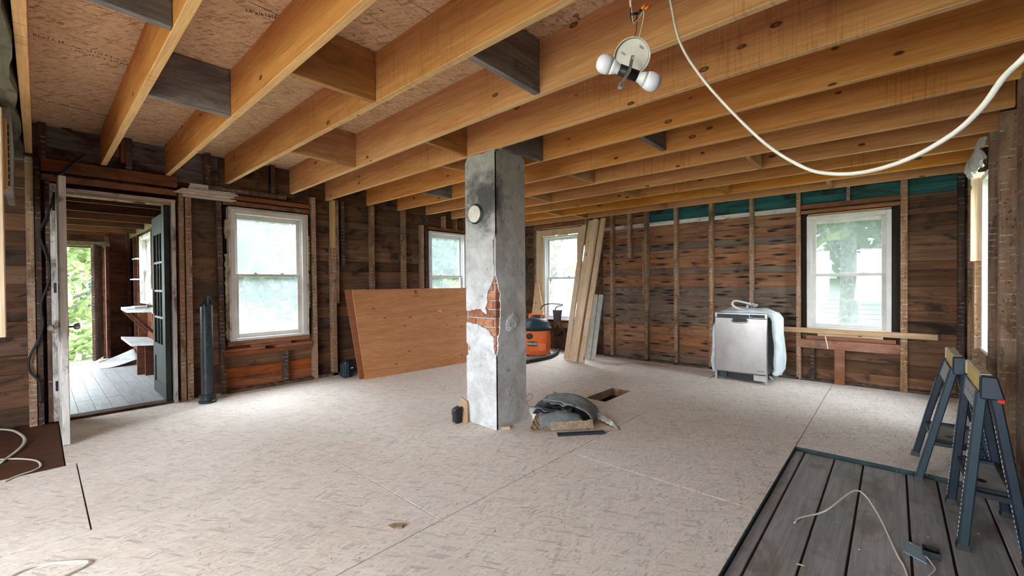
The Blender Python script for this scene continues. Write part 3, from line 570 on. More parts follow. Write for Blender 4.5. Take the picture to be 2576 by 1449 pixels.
for a in ((x0, x0+.11, .012, dz), (x1-.11, x1, .012, dz), (x0+.11, x1-.11, .012, .25), (x0+.11, x1-.11, dz-.12, dz), (x0+.11, x1-.11, .80, .96), ((x0+x1)/2-.05, (x0+x1)/2+.05, .25, dz-.12)): m.box(a[0], a[1], y0, y1, a[2], a[3])
m.build('leaf_frame', M['whitewood'], d1, bevel=.004)
for xa, xb in ((x0+.11, (x0+x1)/2-.05), ((x0+x1)/2+.05, x1-.11)):
    for za, zb in ((.25, .80), (.96, dz-.12)): MB().box(xa, xb, y0+.012, y1-.012, za, zb).build('door_panel', M['whitewood'], d1)
kz = at(185, 822, x=-4.88).z
for s, yk in ((1, y1), (-1, y0)):
    MB().lathe([(.008, 0), (.008, .03), (.020, .034), (.026, .045), (.026, .058), (.018, .068), (.004, .070)], (-4.90, yk, kz), 20, (0, s, 0)).build('door_knob', M['steel'] if s > 0 else M['porcelain'], d1, smooth=True)
MB().box(-4.94, -4.87, y1, y1+.004, kz-.07, kz+.06).build('knob_plate', M['iron'], d1)
for zh in (.3, 1.2, 1.95): MB().box(-5.745, -5.70, .10, .12, zh, zh+.09).build('hinge', M['iron'], d1)
d2 = struct('door_2', (-5.86, .93, 0))
m = MB(); x0, x1, y0, y1, zt = -6.56, -5.90, .915, .950, 2.05
zr = [.60, .90, 1.20, 1.52, 1.84]; xr = [x0+.09, x0+.25, x0+.41, x1-.09]
m.box(x0, x0+.09, y0, y1, .02, zt); m.box(x1-.09, x1, y0, y1, .02, zt); m.box(x0+.09, x1-.09, y0, y1, 1.84, zt); m.box(x0+.09, x1-.09, y0, y1, .45, .60); m.box(x0+.09, x1-.09, y0, y1, .02, .15)
m.build('leaf_frame', M['greendoor'], d2, bevel=.003)
MB().box(x0+.09, x1-.09, y0+.01, y1-.01, .15, .45).build('door_panel', M['greendoor'], d2)
for z in zr[1:-1]: MB().box(x0+.09, x1-.09, y0+.004, y1-.004, z-.011, z+.011).build('muntin', M['lightgreen'], d2)
for x in xr[1:-1]: MB().box(x-.011, x+.011, y0+.006, y1-.006, .60, 1.84).build('muntin', M['greendoor'], d2)
for z0, z1 in zip(zr, zr[1:]):
    for xa, xb in zip(xr, xr[1:]): MB().box(xa+.01, xb-.01, y0+.015, y0+.018, z0+.012, z1-.012).build('glass_pane', M['glass_clean'], d2)
MB().lathe([(.008, 0), (.008, .03), (.022, .035), (.022, .06), (.004, .066)], (x0+.045, y0, 1.02), 16, (0, -1, 0)).build('door_knob', M['steel'], d2, smooth=True)
MB().box(x0+.01, x0+.08, y0-.012, y0, .93, 1.22).build('lock_plate', M['porcelain'], d2)
# ------------------------------------------------------------------ the porch beyond the door
pf = MB().box(-10.4, -5.91, -1.4, 1.28, -.08, -.022).build('floor_porch', M['void'], kind='structure')
y = -1.24; i = 0
while y < 1.13:
    y2 = min(y+.125, 1.14)
    for a, b in ((-10.25, -8.9+.4*(i % 3)), (-8.9+.4*(i % 3), -6.62+.05*(i % 2)), (-6.62+.05*(i % 2), -5.915)):
        MB().box(a+.002, b-.003, y+.0015, y2-.0015, -.021, -.001+rnd.uniform(-.0015, .001)).build('floor_plank', M['porchfloor'], pf)
    y = y2; i += 1
HE = (-.10, .76, -.01, 1.93); HP = (-9.35, -8.30, .98, 2.08)
we = wall('wall_porch_end', PE, -1.4, 1.3, -.3, 3.2, [HE], M['sheath_r']); wp = wall('wall_porch_side', PR, -10.4, -5.91, -.3, 2.5, [HP], M['sheath_r']); wq = wall('wall_porch_far_side', PL, -10.4, -5.91, -.3, 2.5, [(-9.6, -7.0, .95, 2.05)], M['sheath_r'])  # far side opening is unseen, added to brighten the porch
prow = [(i*.165, (i+1)*.165, 'porchwood') for i in range(15)]
boards(we, PE, -1.24, 1.14, prow+[(2.475+i*.165, 2.64+i*.165, 'porchwood') for i in range(3)], [HE], split=9); boards(wp, PR, -10.24, -5.92, prow, [HP], split=9); boards(wq, PL, -10.24, -5.92, prow, [(-9.6, -7.0, .95, 2.05)], split=9)
for x in (-9.95, -9.5, -8.2, -7.6, -7.0, -6.4): mp_box(wp, 'stud', PR, x, x+.05, 0, 2.12, 'porchwood', -.02, .09)
mp_box(wp, 'top_plate', PR, -10.24, -5.95, 2.12, 2.22, 'porchtan', -.03, .08)
for u in (-.16, .80, 1.08): mp_box(we, 'stud', PE, u, u+.05, 0, 2.4, 'porchwood', -.01, .09)
mp_box(we, 'door_head', PE, -.2, .86, 1.95, 2.03, 'porchtan', -.02, .1)
cp = struct('ceiling_porch', (-8, 0, 2.2))
for x in (-6.35, -7.1, -7.9, -8.7, -9.5): MB().box(x, x+.045, -1.25, 1.15, 2.14, 2.24).build('rafter_tie', M['porchwood'], cp)
for i in range(9): MB().hexa([(-10.3+i*.5,1.3,2.22),(-9.81+i*.5,1.3,2.22),(-9.81+i*.5,-.05,2.85),(-10.3+i*.5,-.05,2.85),(-10.3+i*.5,1.3,2.25),(-9.81+i*.5,1.3,2.25),(-9.81+i*.5,-.05,2.88),(-10.3+i*.5,-.05,2.88)]).build('roof_board', M['porchwood'], cp)
for i in range(9): MB().hexa([(-10.3+i*.5,-1.4,2.22),(-9.81+i*.5,-1.4,2.22),(-9.81+i*.5,-.05,2.85),(-10.3+i*.5,-.05,2.85),(-10.3+i*.5,-1.4,2.25),(-9.81+i*.5,-1.4,2.25),(-9.81+i*.5,-.05,2.88),(-10.3+i*.5,-.05,2.88)]).build('roof_board', M['porchwood'], cp)
for x in (-6.9, -7.7, -8.5): MB().bar((x, 1.1, 2.26), (x, -.05, 2.80), .09, .04).build('rafter', M['porchtan'] if x == -7.7 else M['porchwood'], cp)
d3 = struct('door_3', (-10.2, .76, 0))
MB().bar((-10.2, .74, 1.0), (-9.62, .60, 1.0), 1.90, .04).build('leaf', M['stud_dark'], d3, bevel=.004)
for z in (.35, 1.0, 1.65): MB().box(-10.22, -10.16, .745, .765, z, z+.09).build('hinge', M['iron'], d3)
MB().lathe([(.008, 0), (.008, .03), (.022, .035), (.022, .06), (.004, .066)], (-9.68, .59, .95), 16, (-.2, -1, 0)).build('door_knob', M['steel'], d3, smooth=True)
g6 = window(6, PR, -9.35, -8.30, .98, 2.08, 1.52, 'whitewood', 'glass_dusty', side=.07, horns=False)

# ------------------------------------------------------------------ chimney pillar
ch = thing('chimney', (-2.70, 2.80, 0), 'square chimney stack of brick under chipped dirty white plaster in the middle of the room', 'chimney')
X0, X1, Y0, Y1 = -2.892, -2.520, 2.600, 2.995; T = .018; ZT = 2.43
MB().box(X0+T+.006, X1-T-.006, Y0+T+.006, Y1-T-.006, -.03, CZ).build('mortar_core', M['mortar'], ch)
rr = random.Random(3)
def edge(pts, a=.006, n=4):
    "roughen a broken outline"
    out = []
    for (p, q) in zip(pts, pts[1:]):
        for k in range(n): t = k/n; out.append((p[0]+(q[0]-p[0])*t+(rr.uniform(-a, a) if k else 0), p[1]+(q[1]-p[1])*t+(rr.uniform(-a, a) if k else 0)))
    return out+[pts[-1]]
up = edge([(X0, 1.008), (-2.83, 1.012), (-2.76, 1.028), (-2.705, 1.026), (-2.655, .992), (-2.632, .985), (-2.636, 1.02), (-2.650, 1.045), (-2.632, 1.06), (-2.622, 1.10), (-2.632, 1.13), (-2.615, 1.18), (-2.585, 1.22), (-2.565, 1.26), (-2.540, 1.305), (-2.534, 1.37), (-2.545, 1.50), (-2.548, 1.62), (X1, 1.66)])
poly = [(x, Y0, z) for x, z in up]+[(X1, Y0, ZT-.02), (-2.60, Y0, ZT-.03), (-2.64, Y0, ZT-.05), (X0+.04, Y0, ZT-.035), (X0, Y0, ZT-.09)]
MB().prism(poly, (0, T, 0)).build('plaster_coat', M['plaster'], ch)
lo = edge([(X0, .905), (-2.86, .905), (-2.80, .895), (-2.74, .893), (-2.69, .872), (-2.64, .862), (-2.605, .845), (-2.58, .81), (-2.552, .795), (-2.548, .72), (-2.540, .66), (X1, .63)])
left_notch = [(X0, .60), (X0+.035, .615), (X0+.02, .64), (X0+.05, .66), (X0+.04, .69), (X0, .72)]
poly = [(X0, Y0, .005)]+[(x, Y0, z) for x, z in left_notch]+[(x, Y0, z) for x, z in lo]+[(X1, Y0, .0), ]
MB().prism(poly, (0, T, 0)).build('plaster_coat', M['plaster'], ch)
rt = edge([(Y0+.001, .63), (Y0+.022, .68), (Y0+.024, .79), (Y0+.045, .83), (Y0+.052, .90), (Y0+.055, 1.0), (Y0+.058, 1.10), (Y0+.060, 1.17), (Y0+.040, 1.20), (Y0+.028, 1.25), (Y0+.010, 1.30), (Y0+.001, 1.34)])
poly = [(X1, Y0+T*.2, .0)]+[(X1, y+T*.2, z) for y, z in rt]+[(X1, Y0+T*.2, ZT-.06), (X1, Y0+.06, ZT-.03), (X1, Y1-.05, ZT-.02), (X1, Y1, ZT-.06), (X1, Y1, .0)]
MB().prism(poly, (-T, 0, 0)).build('plaster_coat', M['plaster'], ch)
MB().box(X0, X0+T, Y0+T, Y1, 0, ZT-.05).build('plaster_coat', M['plaster'], ch); MB().box(X0+T, X1-T, Y1-T, Y1, 0, ZT-.05).build('plaster_coat', M['plaster'], ch)
z = .565; k = 0
while z < 1.42:
    x = X0+.010-(0 if k % 2 else .105)
    while x < X1-.01:
        a, b = max(x, X0+.008), min(x+.205, X1-.010)
        if b-a > .02:
            dd = rr.uniform(0, .003); MB().box(a, b, Y0+.010+dd, Y0+.10, z+.006, z+.071).build('brick', M['brick'], ch, bevel=.004)
        x += .217
    MB().box(X1-.1, X1-.0095, Y0+.102, Y0+.30, z+.006, z+.071).build('brick', M['brick'], ch, bevel=.004)
    z += .077; k += 1
for z in (1.48, 1.557, 1.634): MB().box(X1-.06, X1-.010, Y0+.010, Y0+.1, z, z+.065).build('brick', M['brick'], ch, bevel=.004)
for a in ((X0+.05, X0+.20, 2.352), (X0+.21, X1-.05, 2.352), (X0+.02, X0+.14, 2.43), (X0+.16, X1-.03, 2.43)): MB().box(a[0], a[1], Y0+.006, Y0+.11, a[2]+.01, a[2]+.075).build('brick', M['brick'], ch, bevel=.004)
MB().box(X1-.1, X1-.008, Y0+.2, Y1-.03, 2.40, 2.47).build('brick', M['brick'], ch, bevel=.004)
c = (-2.755, Y0, 1.868)
MB().lathe([(.090, -.004), (.090, .006), (.080, .010), (.0, .010)][:3]+[(.001, .010)], c, 28, (0, -1, 0)).build('flue_ring', M['iron'], ch)
MB().lathe([(.076, .006), (.076, .016), (.070, .020), (.001, .022)], (c[0]-.006, Y0, c[2]), 28, (0, -1, 0)).build('flue_cover', M['porcelain'], ch)
m = MB(); prof = [(.095, 0), (.085, .010), (.06, .016), (.03, .014), (.002, .017)]
m.lathe(prof, (X1, 2.805, .905), 22, (1, 0, 0), 1.0, .78); m.jitter(.0045, 4); m.build('plaster_patch', M['plaster'], ch)

# ------------------------------------------------------------------ leaning plywood, lumber, boards
def slab(name, P, t, m, me, parent=None, **k):
    "panel with corners P (four points), thickness t, and edge strips"
    P = [Vector(p) for p in P]; n = (P[1]-P[0]).cross(P[3]-P[0]).normalized()
    return MB().hexa([*P, *[p-n*t for p in P]]).build(name, m, parent, **k)
p1 = thing('plywood_sheet', (-5.15, 4.1, 0), 'large front plywood sheet with vertical ink stamps leaning on the left wall beside the chimney', 'plywood')
P = [(-5.18, 2.87, .0), (-5.02, 5.30, 0), (-5.32, 5.28, 1.185), (-5.465, 2.85, 1.185)]; pv = [Vector(p) for p in P]
slab('veneer_face', P, .014, M['ply'], None, p1); n_ = (pv[1]-pv[0]).cross(pv[3]-pv[0]).normalized(); s_ = 1 if n_.x > 0 else -1
MB().hexa([*[p-n_*.0145 for p in pv], *[p-n_*.018 for p in pv]]).build('core_edge', M['ply_edge'], p1)
def onply(u, v, d=.0008): return pv[0]*(1-u)*(1-v)+pv[1]*u*(1-v)+pv[2]*u*v+pv[3]*(1-u)*v+n_*d*s_
uy = (pv[3]-pv[0]).normalized(); ux = (pv[1]-pv[0]).normalized()
inkrow(p1, onply(.385, .995), -uy, ux, (5,), .06); inkrow(p1, onply(.365, .60), -uy, ux, (4, 6, 3, 4), .045); inkrow(p1, onply(.385, .52), -uy, ux, (8, 5), .05)
a = onply(.545, .665); MB().prism([a, a+ux*.05, a+ux*.05+uy*.055, a+uy*.055], n_*s_*.001).build('paper_label', M['paperlab'], p1)
a = onply(.545, .665)+n_*s_*.0012+ux*.018+uy*.01; MB().prism([a, a+ux*.012, a+ux*.012+uy*.032, a+uy*.032], n_*s_*.0006).build('ink_mark', M['ink'], p1)
p2 = tag(slab('plywood_sheet', [(-5.255, 2.83, .0), (-5.09, 5.24, 0), (-5.39, 5.22, 1.185), (-5.54, 2.785, 1.185)], .018, M['ply_dark'], None), 'orange plywood sheet behind the stamped one, its left end showing', 'plywood')
def lean(name, base, top, w, t, side, mat, label=None, cat=None, group=None):
    a, b = Vector(base), Vector(top); o = MB().bar(a, b, w, t, side).build(name, M[mat], bevel=.003)
    return tag(o, label, cat, group) if label else o
SD = (.744, .668, 0)
def lum(bx, by, tx, ty, yb, yt, w, t, mat, label, sd=(1, .12, 0), zt=None):
    a = at(bx, by, y=yb); b = at(tx, ty, y=yt); a.z = .012; return lean('lumber_board', a, b, w, t, sd, mat, label, 'board', None)
lum(1425, 905, 1470, 567, 5.78, 6.36, .085, .038, 'tan_z', 'shortest pale board at the left of the leaning bundle, its top lowest')
lum(1438, 911, 1487, 555, 5.66, 6.28, .080, .038, 'tan_z', 'second board from the left in the bundle leaning before the window')
lum(1447, 912, 1500, 553, 5.64, 6.24, .085, .085, 'tan_z', 'third leaning board, the middle one turned with its deep side showing')
lum(1463, 914, 1518, 550, 5.62, 6.32, .080, .05, 'tan_z', 'rightmost long pale board of the leaning bundle, reaching the joists')
lean('lumber_board', (-3.71, 5.98, .01), (-3.76, 6.32, 1.05), .085, .038, (1, .1, 0), 'white_z', 'short white board leaning at the right of the tall boards', 'board')
lean('lumber_board', (-3.63, 6.00, .01), (-3.67, 6.34, 1.05), .07, .038, (1, .1, 0), 'white_z', 'outermost short white board, beside the first bare stud', 'board')
tag(MB().hexa([(-5.02,6.02,.0),(-4.50,6.02,.0),(-4.50,6.035,.0),(-5.02,6.035,.0),(-5.06,6.30,1.25),(-4.98,6.30,1.25),(-4.98,6.315,1.25),(-5.06,6.315,1.25)]).build('plywood_offcut', M['ply_tan']), 'tapered tan plywood offcut leaning behind the vacuum near the chimney', 'plywood')
# ------------------------------------------------------------------ black cases, pipe
bc = thing('tool_case', (-5.52, 2.80, 0), 'dark blue-grey tool case standing at the left end of the leaning plywood', 'case', rz=.1, local=True)
MB().box(-.055, .055, -.075, .060, .0, .235).build('body', M['navy'], bc, bevel=.02); MB().box(.045, .062, -.035, -.018, .01, .225).build('rim', M['slate'], bc, bevel=.005); MB().box(-.045, .05, -.09, -.074, .02, .20).build('lid', M['slate'], bc, bevel=.006); MB().box(.056, .060, .012, .045, .12, .135).build('paper_label', M['paperlab'], bc)
bb = thing('charger', (-2.935, 2.515, 0), 'small black battery charger on the floor at the left foot of the chimney', 'charger', rz=-.25, local=True)
MB().hexa([(-.038,-.03,0),(.038,-.03,0),(.038,.03,0),(-.038,.03,0),(-.040,-.035,.125),(.040,-.035,.125),(.042,.03,.145),(-.042,.03,.145)]).build('body', M['black'], bb, bevel=.008)
MB().box(-.03, .03, -.041, -.034, .07, .115).build('face_plate', M['navy'], bb, bevel=.003); MB().box(-.022, -.016, -.044, -.041, .095, .101).build('lamp_dot', M['white'], bb)
tag(MB().hexa([(-2.93,2.545,0),(-2.84,2.555,0),(-2.84,2.567,0),(-2.93,2.557,0),(-2.955,2.580,.215),(-2.87,2.580,.19),(-2.87,2.592,.19),(-2.955,2.592,.215)]).build('wood_offcut', M['ply_tan']), 'thin plywood offcut leaning on the chimney foot behind the charger', 'wood')
tag(MB().box(-.0, .075, 0, .035, 0, .022).build('wood_block', M['ply_edge']), 'small pale wood chip lying at the front corner of the chimney foot', 'wood')
o = bpy.data.objects['wood_block']; o.location = (-2.50, 2.635, 0); o.rotation_euler.z = .9
cp_ = thing('drain_pipe', (-5.50, 1.21, 0), 'broken black cast iron pipe standing between the porch door and the large window', 'pipe')
m = MB(); n = 18; R = .056; top = [1.03+.11*max(0, math.cos(2*math.pi*(k/n)-2.6))**1.3+(.03 if k in (1, 2, 16) else 0) for k in range(n)]
vs = []
for rad in (R, R-.007):
    vs += [(-5.50+rad*math.cos(2*math.pi*k/n), 1.21+rad*math.sin(2*math.pi*k/n), .02) for k in range(n)]+[(-5.50+rad*math.cos(2*math.pi*k/n), 1.21+rad*math.sin(2*math.pi*k/n), top[k]) for k in range(n)]
fs = []
for k in range(n):
    q = (k+1) % n; fs += [(k, q, n+q, n+k), (2*n+k, 3*n+k, 3*n+q, 2*n+q), (n+k, n+q, 3*n+q, 3*n+k)]
m.add(vs, fs).build('pipe_shaft', M['iron'], cp_, smooth=False)
m = MB().lathe([(.060, 0), (.082, .0), (.086, .02), (.072, .03), (.070, .06), (.078, .065), (.078, .085), (.058, .09)], (-5.50, 1.21, 0), 20); m.build('pipe_collar', M['iron'], cp_, smooth=False)
# ------------------------------------------------------------------ shop vacuum
vc = thing('shop_vacuum', (-4.63, 5.80, 0), 'orange and black wet and dry vacuum half hidden behind the chimney', 'vacuum', rz=.60, local=True)
drum = MB().lathe([(.17, .035), (.215, .05), (.232, .12), (.240, .30), (.248, .44), (.25, .445)], (0,0,0), 36, sx=1, sy=.92).build('drum', M['orange'], vc, smooth=True)
MB().lathe([(.255, .44), (.258, .455), (.255, .50), (.235, .515), (.215, .57), (.17, .635), (.10, .655), (.02, .66)], (0,0,0), 36, sx=1, sy=.92).build('lid', M['slate'], vc, smooth=True)
m = MB().lathe([(.262, .455), (.262, .49)], (0,0,0), 36, sx=1, sy=.92); m.build('lid_band', M['black'], vc, smooth=True)
h = MB(); h.tube(spline([(-.12, 0, .62), (-.12, 0, .685), (-.09, 0, .705), (0, 0, .712), (.09, 0, .705), (.12, 0, .685), (.12, 0, .62)], 4), .022, 8); h.build('carry_handle', M['orange'], vc, smooth=True)
MB().box(-.07, .07, -.055, .055, .63, .69).build('motor_top', M['black'], vc, bevel=.012)
for sx in (-1, 1):
    MB().box(sx*.235-.025*(sx > 0), sx*.235+.025*(sx < 0)+.025*(sx > 0), -.05, .05, .36, .50).build('latch', M['black'], vc, bevel=.008)
MB().lathe([(.038, 0), (.038, .05), (.046, .055), (.046, .085), (.030, .09)], (-.09, -.205, .36), 18, (-.3, -1, 0)).build('hose_port', M['black'], vc, smooth=True)
for a in (.5, 2.1, 3.6, 5.2): MB().lathe([(.022, -.022), (.030, -.01), (.030, .01), (.022, .022)], (.2*math.cos(a+.3), .19*math.sin(a+.3), .03), 12, (math.cos(a), math.sin(a), 0)).build('caster', M['black'], vc)
MB().box(-.17, .19, -.19, .17, .028, .075).build('caster_base', M['orange'], vc, bevel=.03)
MB().box(-.14, .02, -.235, -.226, .19, .265).build('badge', M['black'], vc, bevel=.003)
def text(body, size, par, loc, rot, mat, name='lettering', ext=.001):
    cu = bpy.data.curves.new(name, 'FONT'); cu.body = body; cu.size = size; cu.extrude = ext; cu.align_x = 'CENTER'; cu.align_y = 'CENTER'; cu.resolution_u = 3; cu.offset = .0006; cu.materials.append(M[mat])
    t_ = bpy.data.objects.new(name, cu); COL.objects.link(t_); me = bpy.data.meshes.new_from_object(t_.evaluated_get(bpy.context.evaluated_depsgraph_get())); bpy.data.objects.remove(t_)
    o = bpy.data.objects.new(name, me); COL.objects.link(o); o.parent = par; o.location = loc; o.rotation_euler = rot; return o
bad = bpy.data.objects['badge']; text('RIDGID', .050, bad, (-.06, -.237, .228), (math.pi/2, 0, 0), 'white')
MB().box(.03, .17, -.222, -.208, .10, .24).build('side_panel', M['orange'], vc, bevel=.004)
m = MB(); cord = [(.18, -.12, .55), (.27, -.10, .5), (.29, -.08, .38), (.24, -.1, .28), (.28, -.06, .2), (.30, -.03, .34), (.27, .02, .5)]
m.tube(spline(cord, 6), .005, 6); m.build('power_cord', M['black'], vc, smooth=True)
m = MB(); hp = [at(1296, 918, z=.035), at(1330, 908, z=.035), at(1362, 902, z=.035), at(1385, 896, z=.035), at(1400, 888, z=.035), at(1404, 880, z=.04)]
pts = spline(hp, 14); m.tube(pts, [.036 if i % 2 else .029 for i in range(len(pts))], 10); tag(m.build('vacuum_hose', M['blackrub'], smooth=True), 'black corrugated vacuum hose lying on the floor before the orange vacuum', 'hose')
# bent frame with a bag
bf = thing('bag_frame', (-4.52, 6.18, 0), 'bent thin steel frame holding a dark bag before the small vinyl window', 'frame')
m = MB(); y_ = 6.2
fp = [at(1350, 905, y=y_-.15), at(1356, 845, y=y_), at(1358, 800, y=y_), at(1360, 778, y=y_), at(1368, 768, y=y_), at(1385, 764, y=y_), at(1412, 766, y=y_), at(1413, 769, y=y_), at(1402, 771, y=y_), at(1397, 778, y=y_), at(1396, 790, y=y_)]
fp[0].z = .01; m.tube(spline(fp, 5), .010, 8); m.build('steel_tube', M['black'], bf, smooth=True)
m = MB(); ct = at(1403, 800, y=y_-.01)
def bag(u, v):
    a = at(1390+24*u-(10*(1-v)*(u-.5)), 826-46*v+10*math.sin(u*3)*(1-v)*-1+6*abs(u-.5)*(1-v), y=y_-.03-.05*math.sin(u*math.pi)*math.sin(v*2.6+.3)); return a
m.sheet(bag, 14, 12, .012); m.build('cloth_bag', M['cloth'], bf, smooth=True)
m = MB(); m.tube(spline([at(1412, 822, y=y_), at(1422, 838, y=y_), at(1435, 850, y=y_-.1), at(1418, 862, y=y_-.1), at(1404, 880, y=y_-.1)], 6), .004, 6); m.build('string', M['black'], bf)
m = MB(); m.tube(spline([at(1372, 792, y=y_), at(1384, 782, y=y_), at(1396, 778, y=y_)], 4), .003, 6); m.build('wire', M['cable'], bf)
# ------------------------------------------------------------------ dishwasher
dw = thing('dishwasher', (-1.43, 5.85, 0), 'stainless steel dishwasher wrapped in pale insulation standing before the back wall studs', 'dishwasher', local=True)
w2 = .295
MB().box(-w2, w2, 0, .035, .115, .795).build('door', M['stainless'], dw, bevel=.006)
con = MB().box(-w2, w2, -.004, .035, .798, .862).build('control_panel', M['stainless'], dw, bevel=.005)
MB().box(-w2+.03, w2-.19, -.008, -.004, .800, .842).build('display_strip', M['navy'], con); MB().box(w2-.185, w2-.02, -.008, -.004, .806, .846).build('button_plate', M['slate'], con)
for i in range(4): MB().lathe([(.009, 0), (.009, .005), (.005, .006)], (w2-.135+i*.022, -.008, .828), 12, (0, -1, 0)).build('button', M['black'], con)
for i in range(6): MB().box(-w2+.035+i*.013, -w2+.043+i*.013, -.0085, -.008, .850, .856).build('logo_mark', M['ink'], con)
m = MB(); m.tube(spline([(-.085, -.006, .772), (-.075, -.022, .752), (0, -.030, .745), (.075, -.022, .752), (.085, -.006, .772)], 5), .011, 8); m.build('pocket_handle', M['steel'], dw, smooth=True)
MB().box(-.08, .08, -.006, 0.001, .755, .79).build('handle_pocket', M['black'], dw, bevel=.004)
MB().box(-w2+.01, w2-.01, .036, .50, .10, .84).build('tub', M['greyp'], dw, bevel=.01)
MB().box(-w2+.02, w2-.02, .06, .48, .03, .10).build('base_pan', M['black'], dw)
for sx in (-1, 1):
    MB().box(sx*(w2-.012)-.012, sx*(w2-.012)+.012, .01, .04, .0, .83).build('side_rail', M['greyp'], dw); MB().box(sx*(w2-.02)-.02, sx*(w2-.02)+.02, .42, .46, .0, .1).build('foot', M['greyp'], dw)
MB().box(-w2+.05, -w2+.14, .015, .05, .04, .10).build('valve_box', M['slate'], dw, bevel=.004); MB().box(w2-.145, w2-.01, -.002, .03, .035, .108).build('toe_plate', M['steel'], dw, bevel=.003)
MB().box(w2-.10, w2-.03, -.003, .0, .155, .160).build('badge', M['black'], dw)
m = MB(); m.tube(spline([(w2+.01, .1, .09), (w2+.03, .16, .05), (w2-.02, .2, .03), (w2-.05, .12, .05)], 5), .012, 7); m.build('drain_loop', M['cable'], dw, smooth=True)
# blanket: an arch over both sides and the top
def arch(s):
    pts = [(-w2-.045, .07), (-w2-.075, .22), (-w2-.06, .45), (-w2-.045, .68), (-w2-.01, .82), (-w2+.08, .885), (-.1, .905), (.1, .900), (w2-.06, .895), (w2+.05, .86), (w2+.10, .78), (w2+.115, .55), (w2+.125, .35), (w2+.13, .18), (w2+.09, .10)]
    P = [Vector((a, 0, b)) for a, b in pts]; f = s*(len(P)-1); i = min(int(f), len(P)-2); return P[i].lerp(P[i+1], f-i)
m = MB()
def bl(u, v):
    p = arch(u); wv = .008*math.sin(u*40+v*7)+.006*math.sin(v*17+u*11); d = Vector((p.x, 0, p.z-.45)).normalized(); e = .035*math.sin(v*math.pi)
    return (p.x+d.x*(wv+e-.02), .045+v*.42, p.z+d.z*(wv+e-.02))
m.sheet(bl, 56, 14, .045); m.build('insulation_blanket', M['blanket'], dw, smooth=True)
m = MB(); lp = [(.055, .06, .90), (-.03, .05, .91), (-.09, .03, .955), (-.085, .03, 1.0), (-.04, .03, 1.01), (.06, .06, .985), (.12, .10, .962)]
m.tube(spline(lp, 7), .014, 8); m.build('supply_hose', M['white'], dw, smooth=True)
m = MB(); m.tube([(.10, .09, .968), (.17, .12, .955)], .018, 8); m.tube([(.05, .06, .905), (.075, .07, .96)], .015, 8); m.tube([(.12, .08, .985), (.135, .13, .93)], .014, 8); m.build('hose_fitting', M['greyp'], dw, smooth=True)

# ------------------------------------------------------------------ rubble by the chimney
def sheetobj(name, fn, nu, nv, t, mat, label, cat='debris', smooth=True, group=None): return tag(MB().sheet(fn, nu, nv, t).build(name, M[mat], smooth=smooth), label, cat, group)
J_ = lambda u, v, a: a*math.sin(u*23+v*5)*math.sin(v*17+u*3)
def topfelt(u, v):   # arched sheet
    a = at(1362, 1010, z=.15).lerp(at(1492, 1066, z=.0), u); b = at(1395, 992, z=.14).lerp(at(1510, 1046, z=.0), u)
    p = a.lerp(b, v); k = max(0, (u-.30)/.70); p.z = .012+.158*math.sqrt(max(0, 1-k*k))-.02*(1-v)*(1-u)+.010*math.sin(u*7+v*4)*(1-u)+J_(u, v, .004)
    if u < .42: p = p+(b-a)*(.10 if v < .1 else 0); p.x += .012*math.sin(v*23)
    return p
sheetobj('roofing_felt', topfelt, 18, 8, .008, 'felt', 'grey curved roofing felt piece on top of the rubble pile by the chimney')
def dark1(u, v):
    a = at(1345, 1030, z=.09).lerp(at(1480, 1075, z=.01), u); b = at(1375, 1000, z=.10).lerp(at(1495, 1040, z=.01), u); p = a.lerp(b, v)
    p.z = .02+.10*math.sin((1-u)*1.5)+.008*math.sin(u*14+v*6); return p
sheetobj('roofing_felt', dark1, 14, 6, .010, 'feltdark', 'black felt sheet sticking out left under the grey top piece')
def fan(k):
    def fn(u, v):
        a = at(1340+9*k, 1036-8*k, z=.075+.022*k).lerp(at(1432+4*k, 1046-7*k, z=.07+.02*k), u); b = at(1358+8*k, 1016-7*k, z=.08+.022*k).lerp(at(1440+4*k, 1022-6*k, z=.08+.02*k), u)
        p = a.lerp(b, v); p.z = .070+.024*k+.006*math.sin(u*9+k*2)+.004*math.sin(v*21+k); p += (a-b)*(.12*math.sin(u*17+k*3) if v < .1 else 0); return p
    return fn
for k_, (mt_, lb_) in enumerate((('feltdark', 'lowest ragged felt layer fanned out at the left of the rubble pile'), ('felt', 'grey ragged felt layer, second in the fanned left stack'), ('feltdark', 'black ragged felt layer, third in the fanned left stack'), ('felt', 'topmost ragged grey felt layer at the upper left of the pile'))):
    sheetobj('roofing_felt', fan(k_), 16, 5, .007, mt_, lb_, smooth=False)
def dark2(u, v):
    p = dark1(u, v); p.z = max(.012, p.z-.035); p.x += .02; p.y -= .03; return p
sheetobj('roofing_felt', dark2, 14, 6, .010, 'feltdark', 'lower black felt sheet, second from the top of the rubble pile')
def front(u, v):
    a = at(1360, 1082, z=.004).lerp(at(1470, 1078, z=.01), u); p = a+Vector((-.16*v, .17*v, .012+.085*math.sin(v*2.2)*math.sin(u*1.9+.6))); return p
sheetobj('roofing_felt', front, 14, 8, .008, 'felt', 'folded dark grey felt facing the camera in the rubble pile')
q0, q1 = at(1388, 1090, z=.002), at(1495, 1084, z=.002)
m = MB(); nx = 14; dv = (q1-q0); perp = Vector((-dv.y, dv.x, 0)).normalized()
def tanp(u, v): return q0+dv*u+perp*(.012+.03*v)+Vector((0, 0, .018+.062*v+.006*math.sin(u*29)*v))
sheetobj('carpet_pad', tanp, nx, 4, .03, 'pad', 'torn tan padding strip along the front of the rubble pile', smooth=False)
q2, q3 = at(1403, 1096, z=0), at(1520, 1090, z=0)
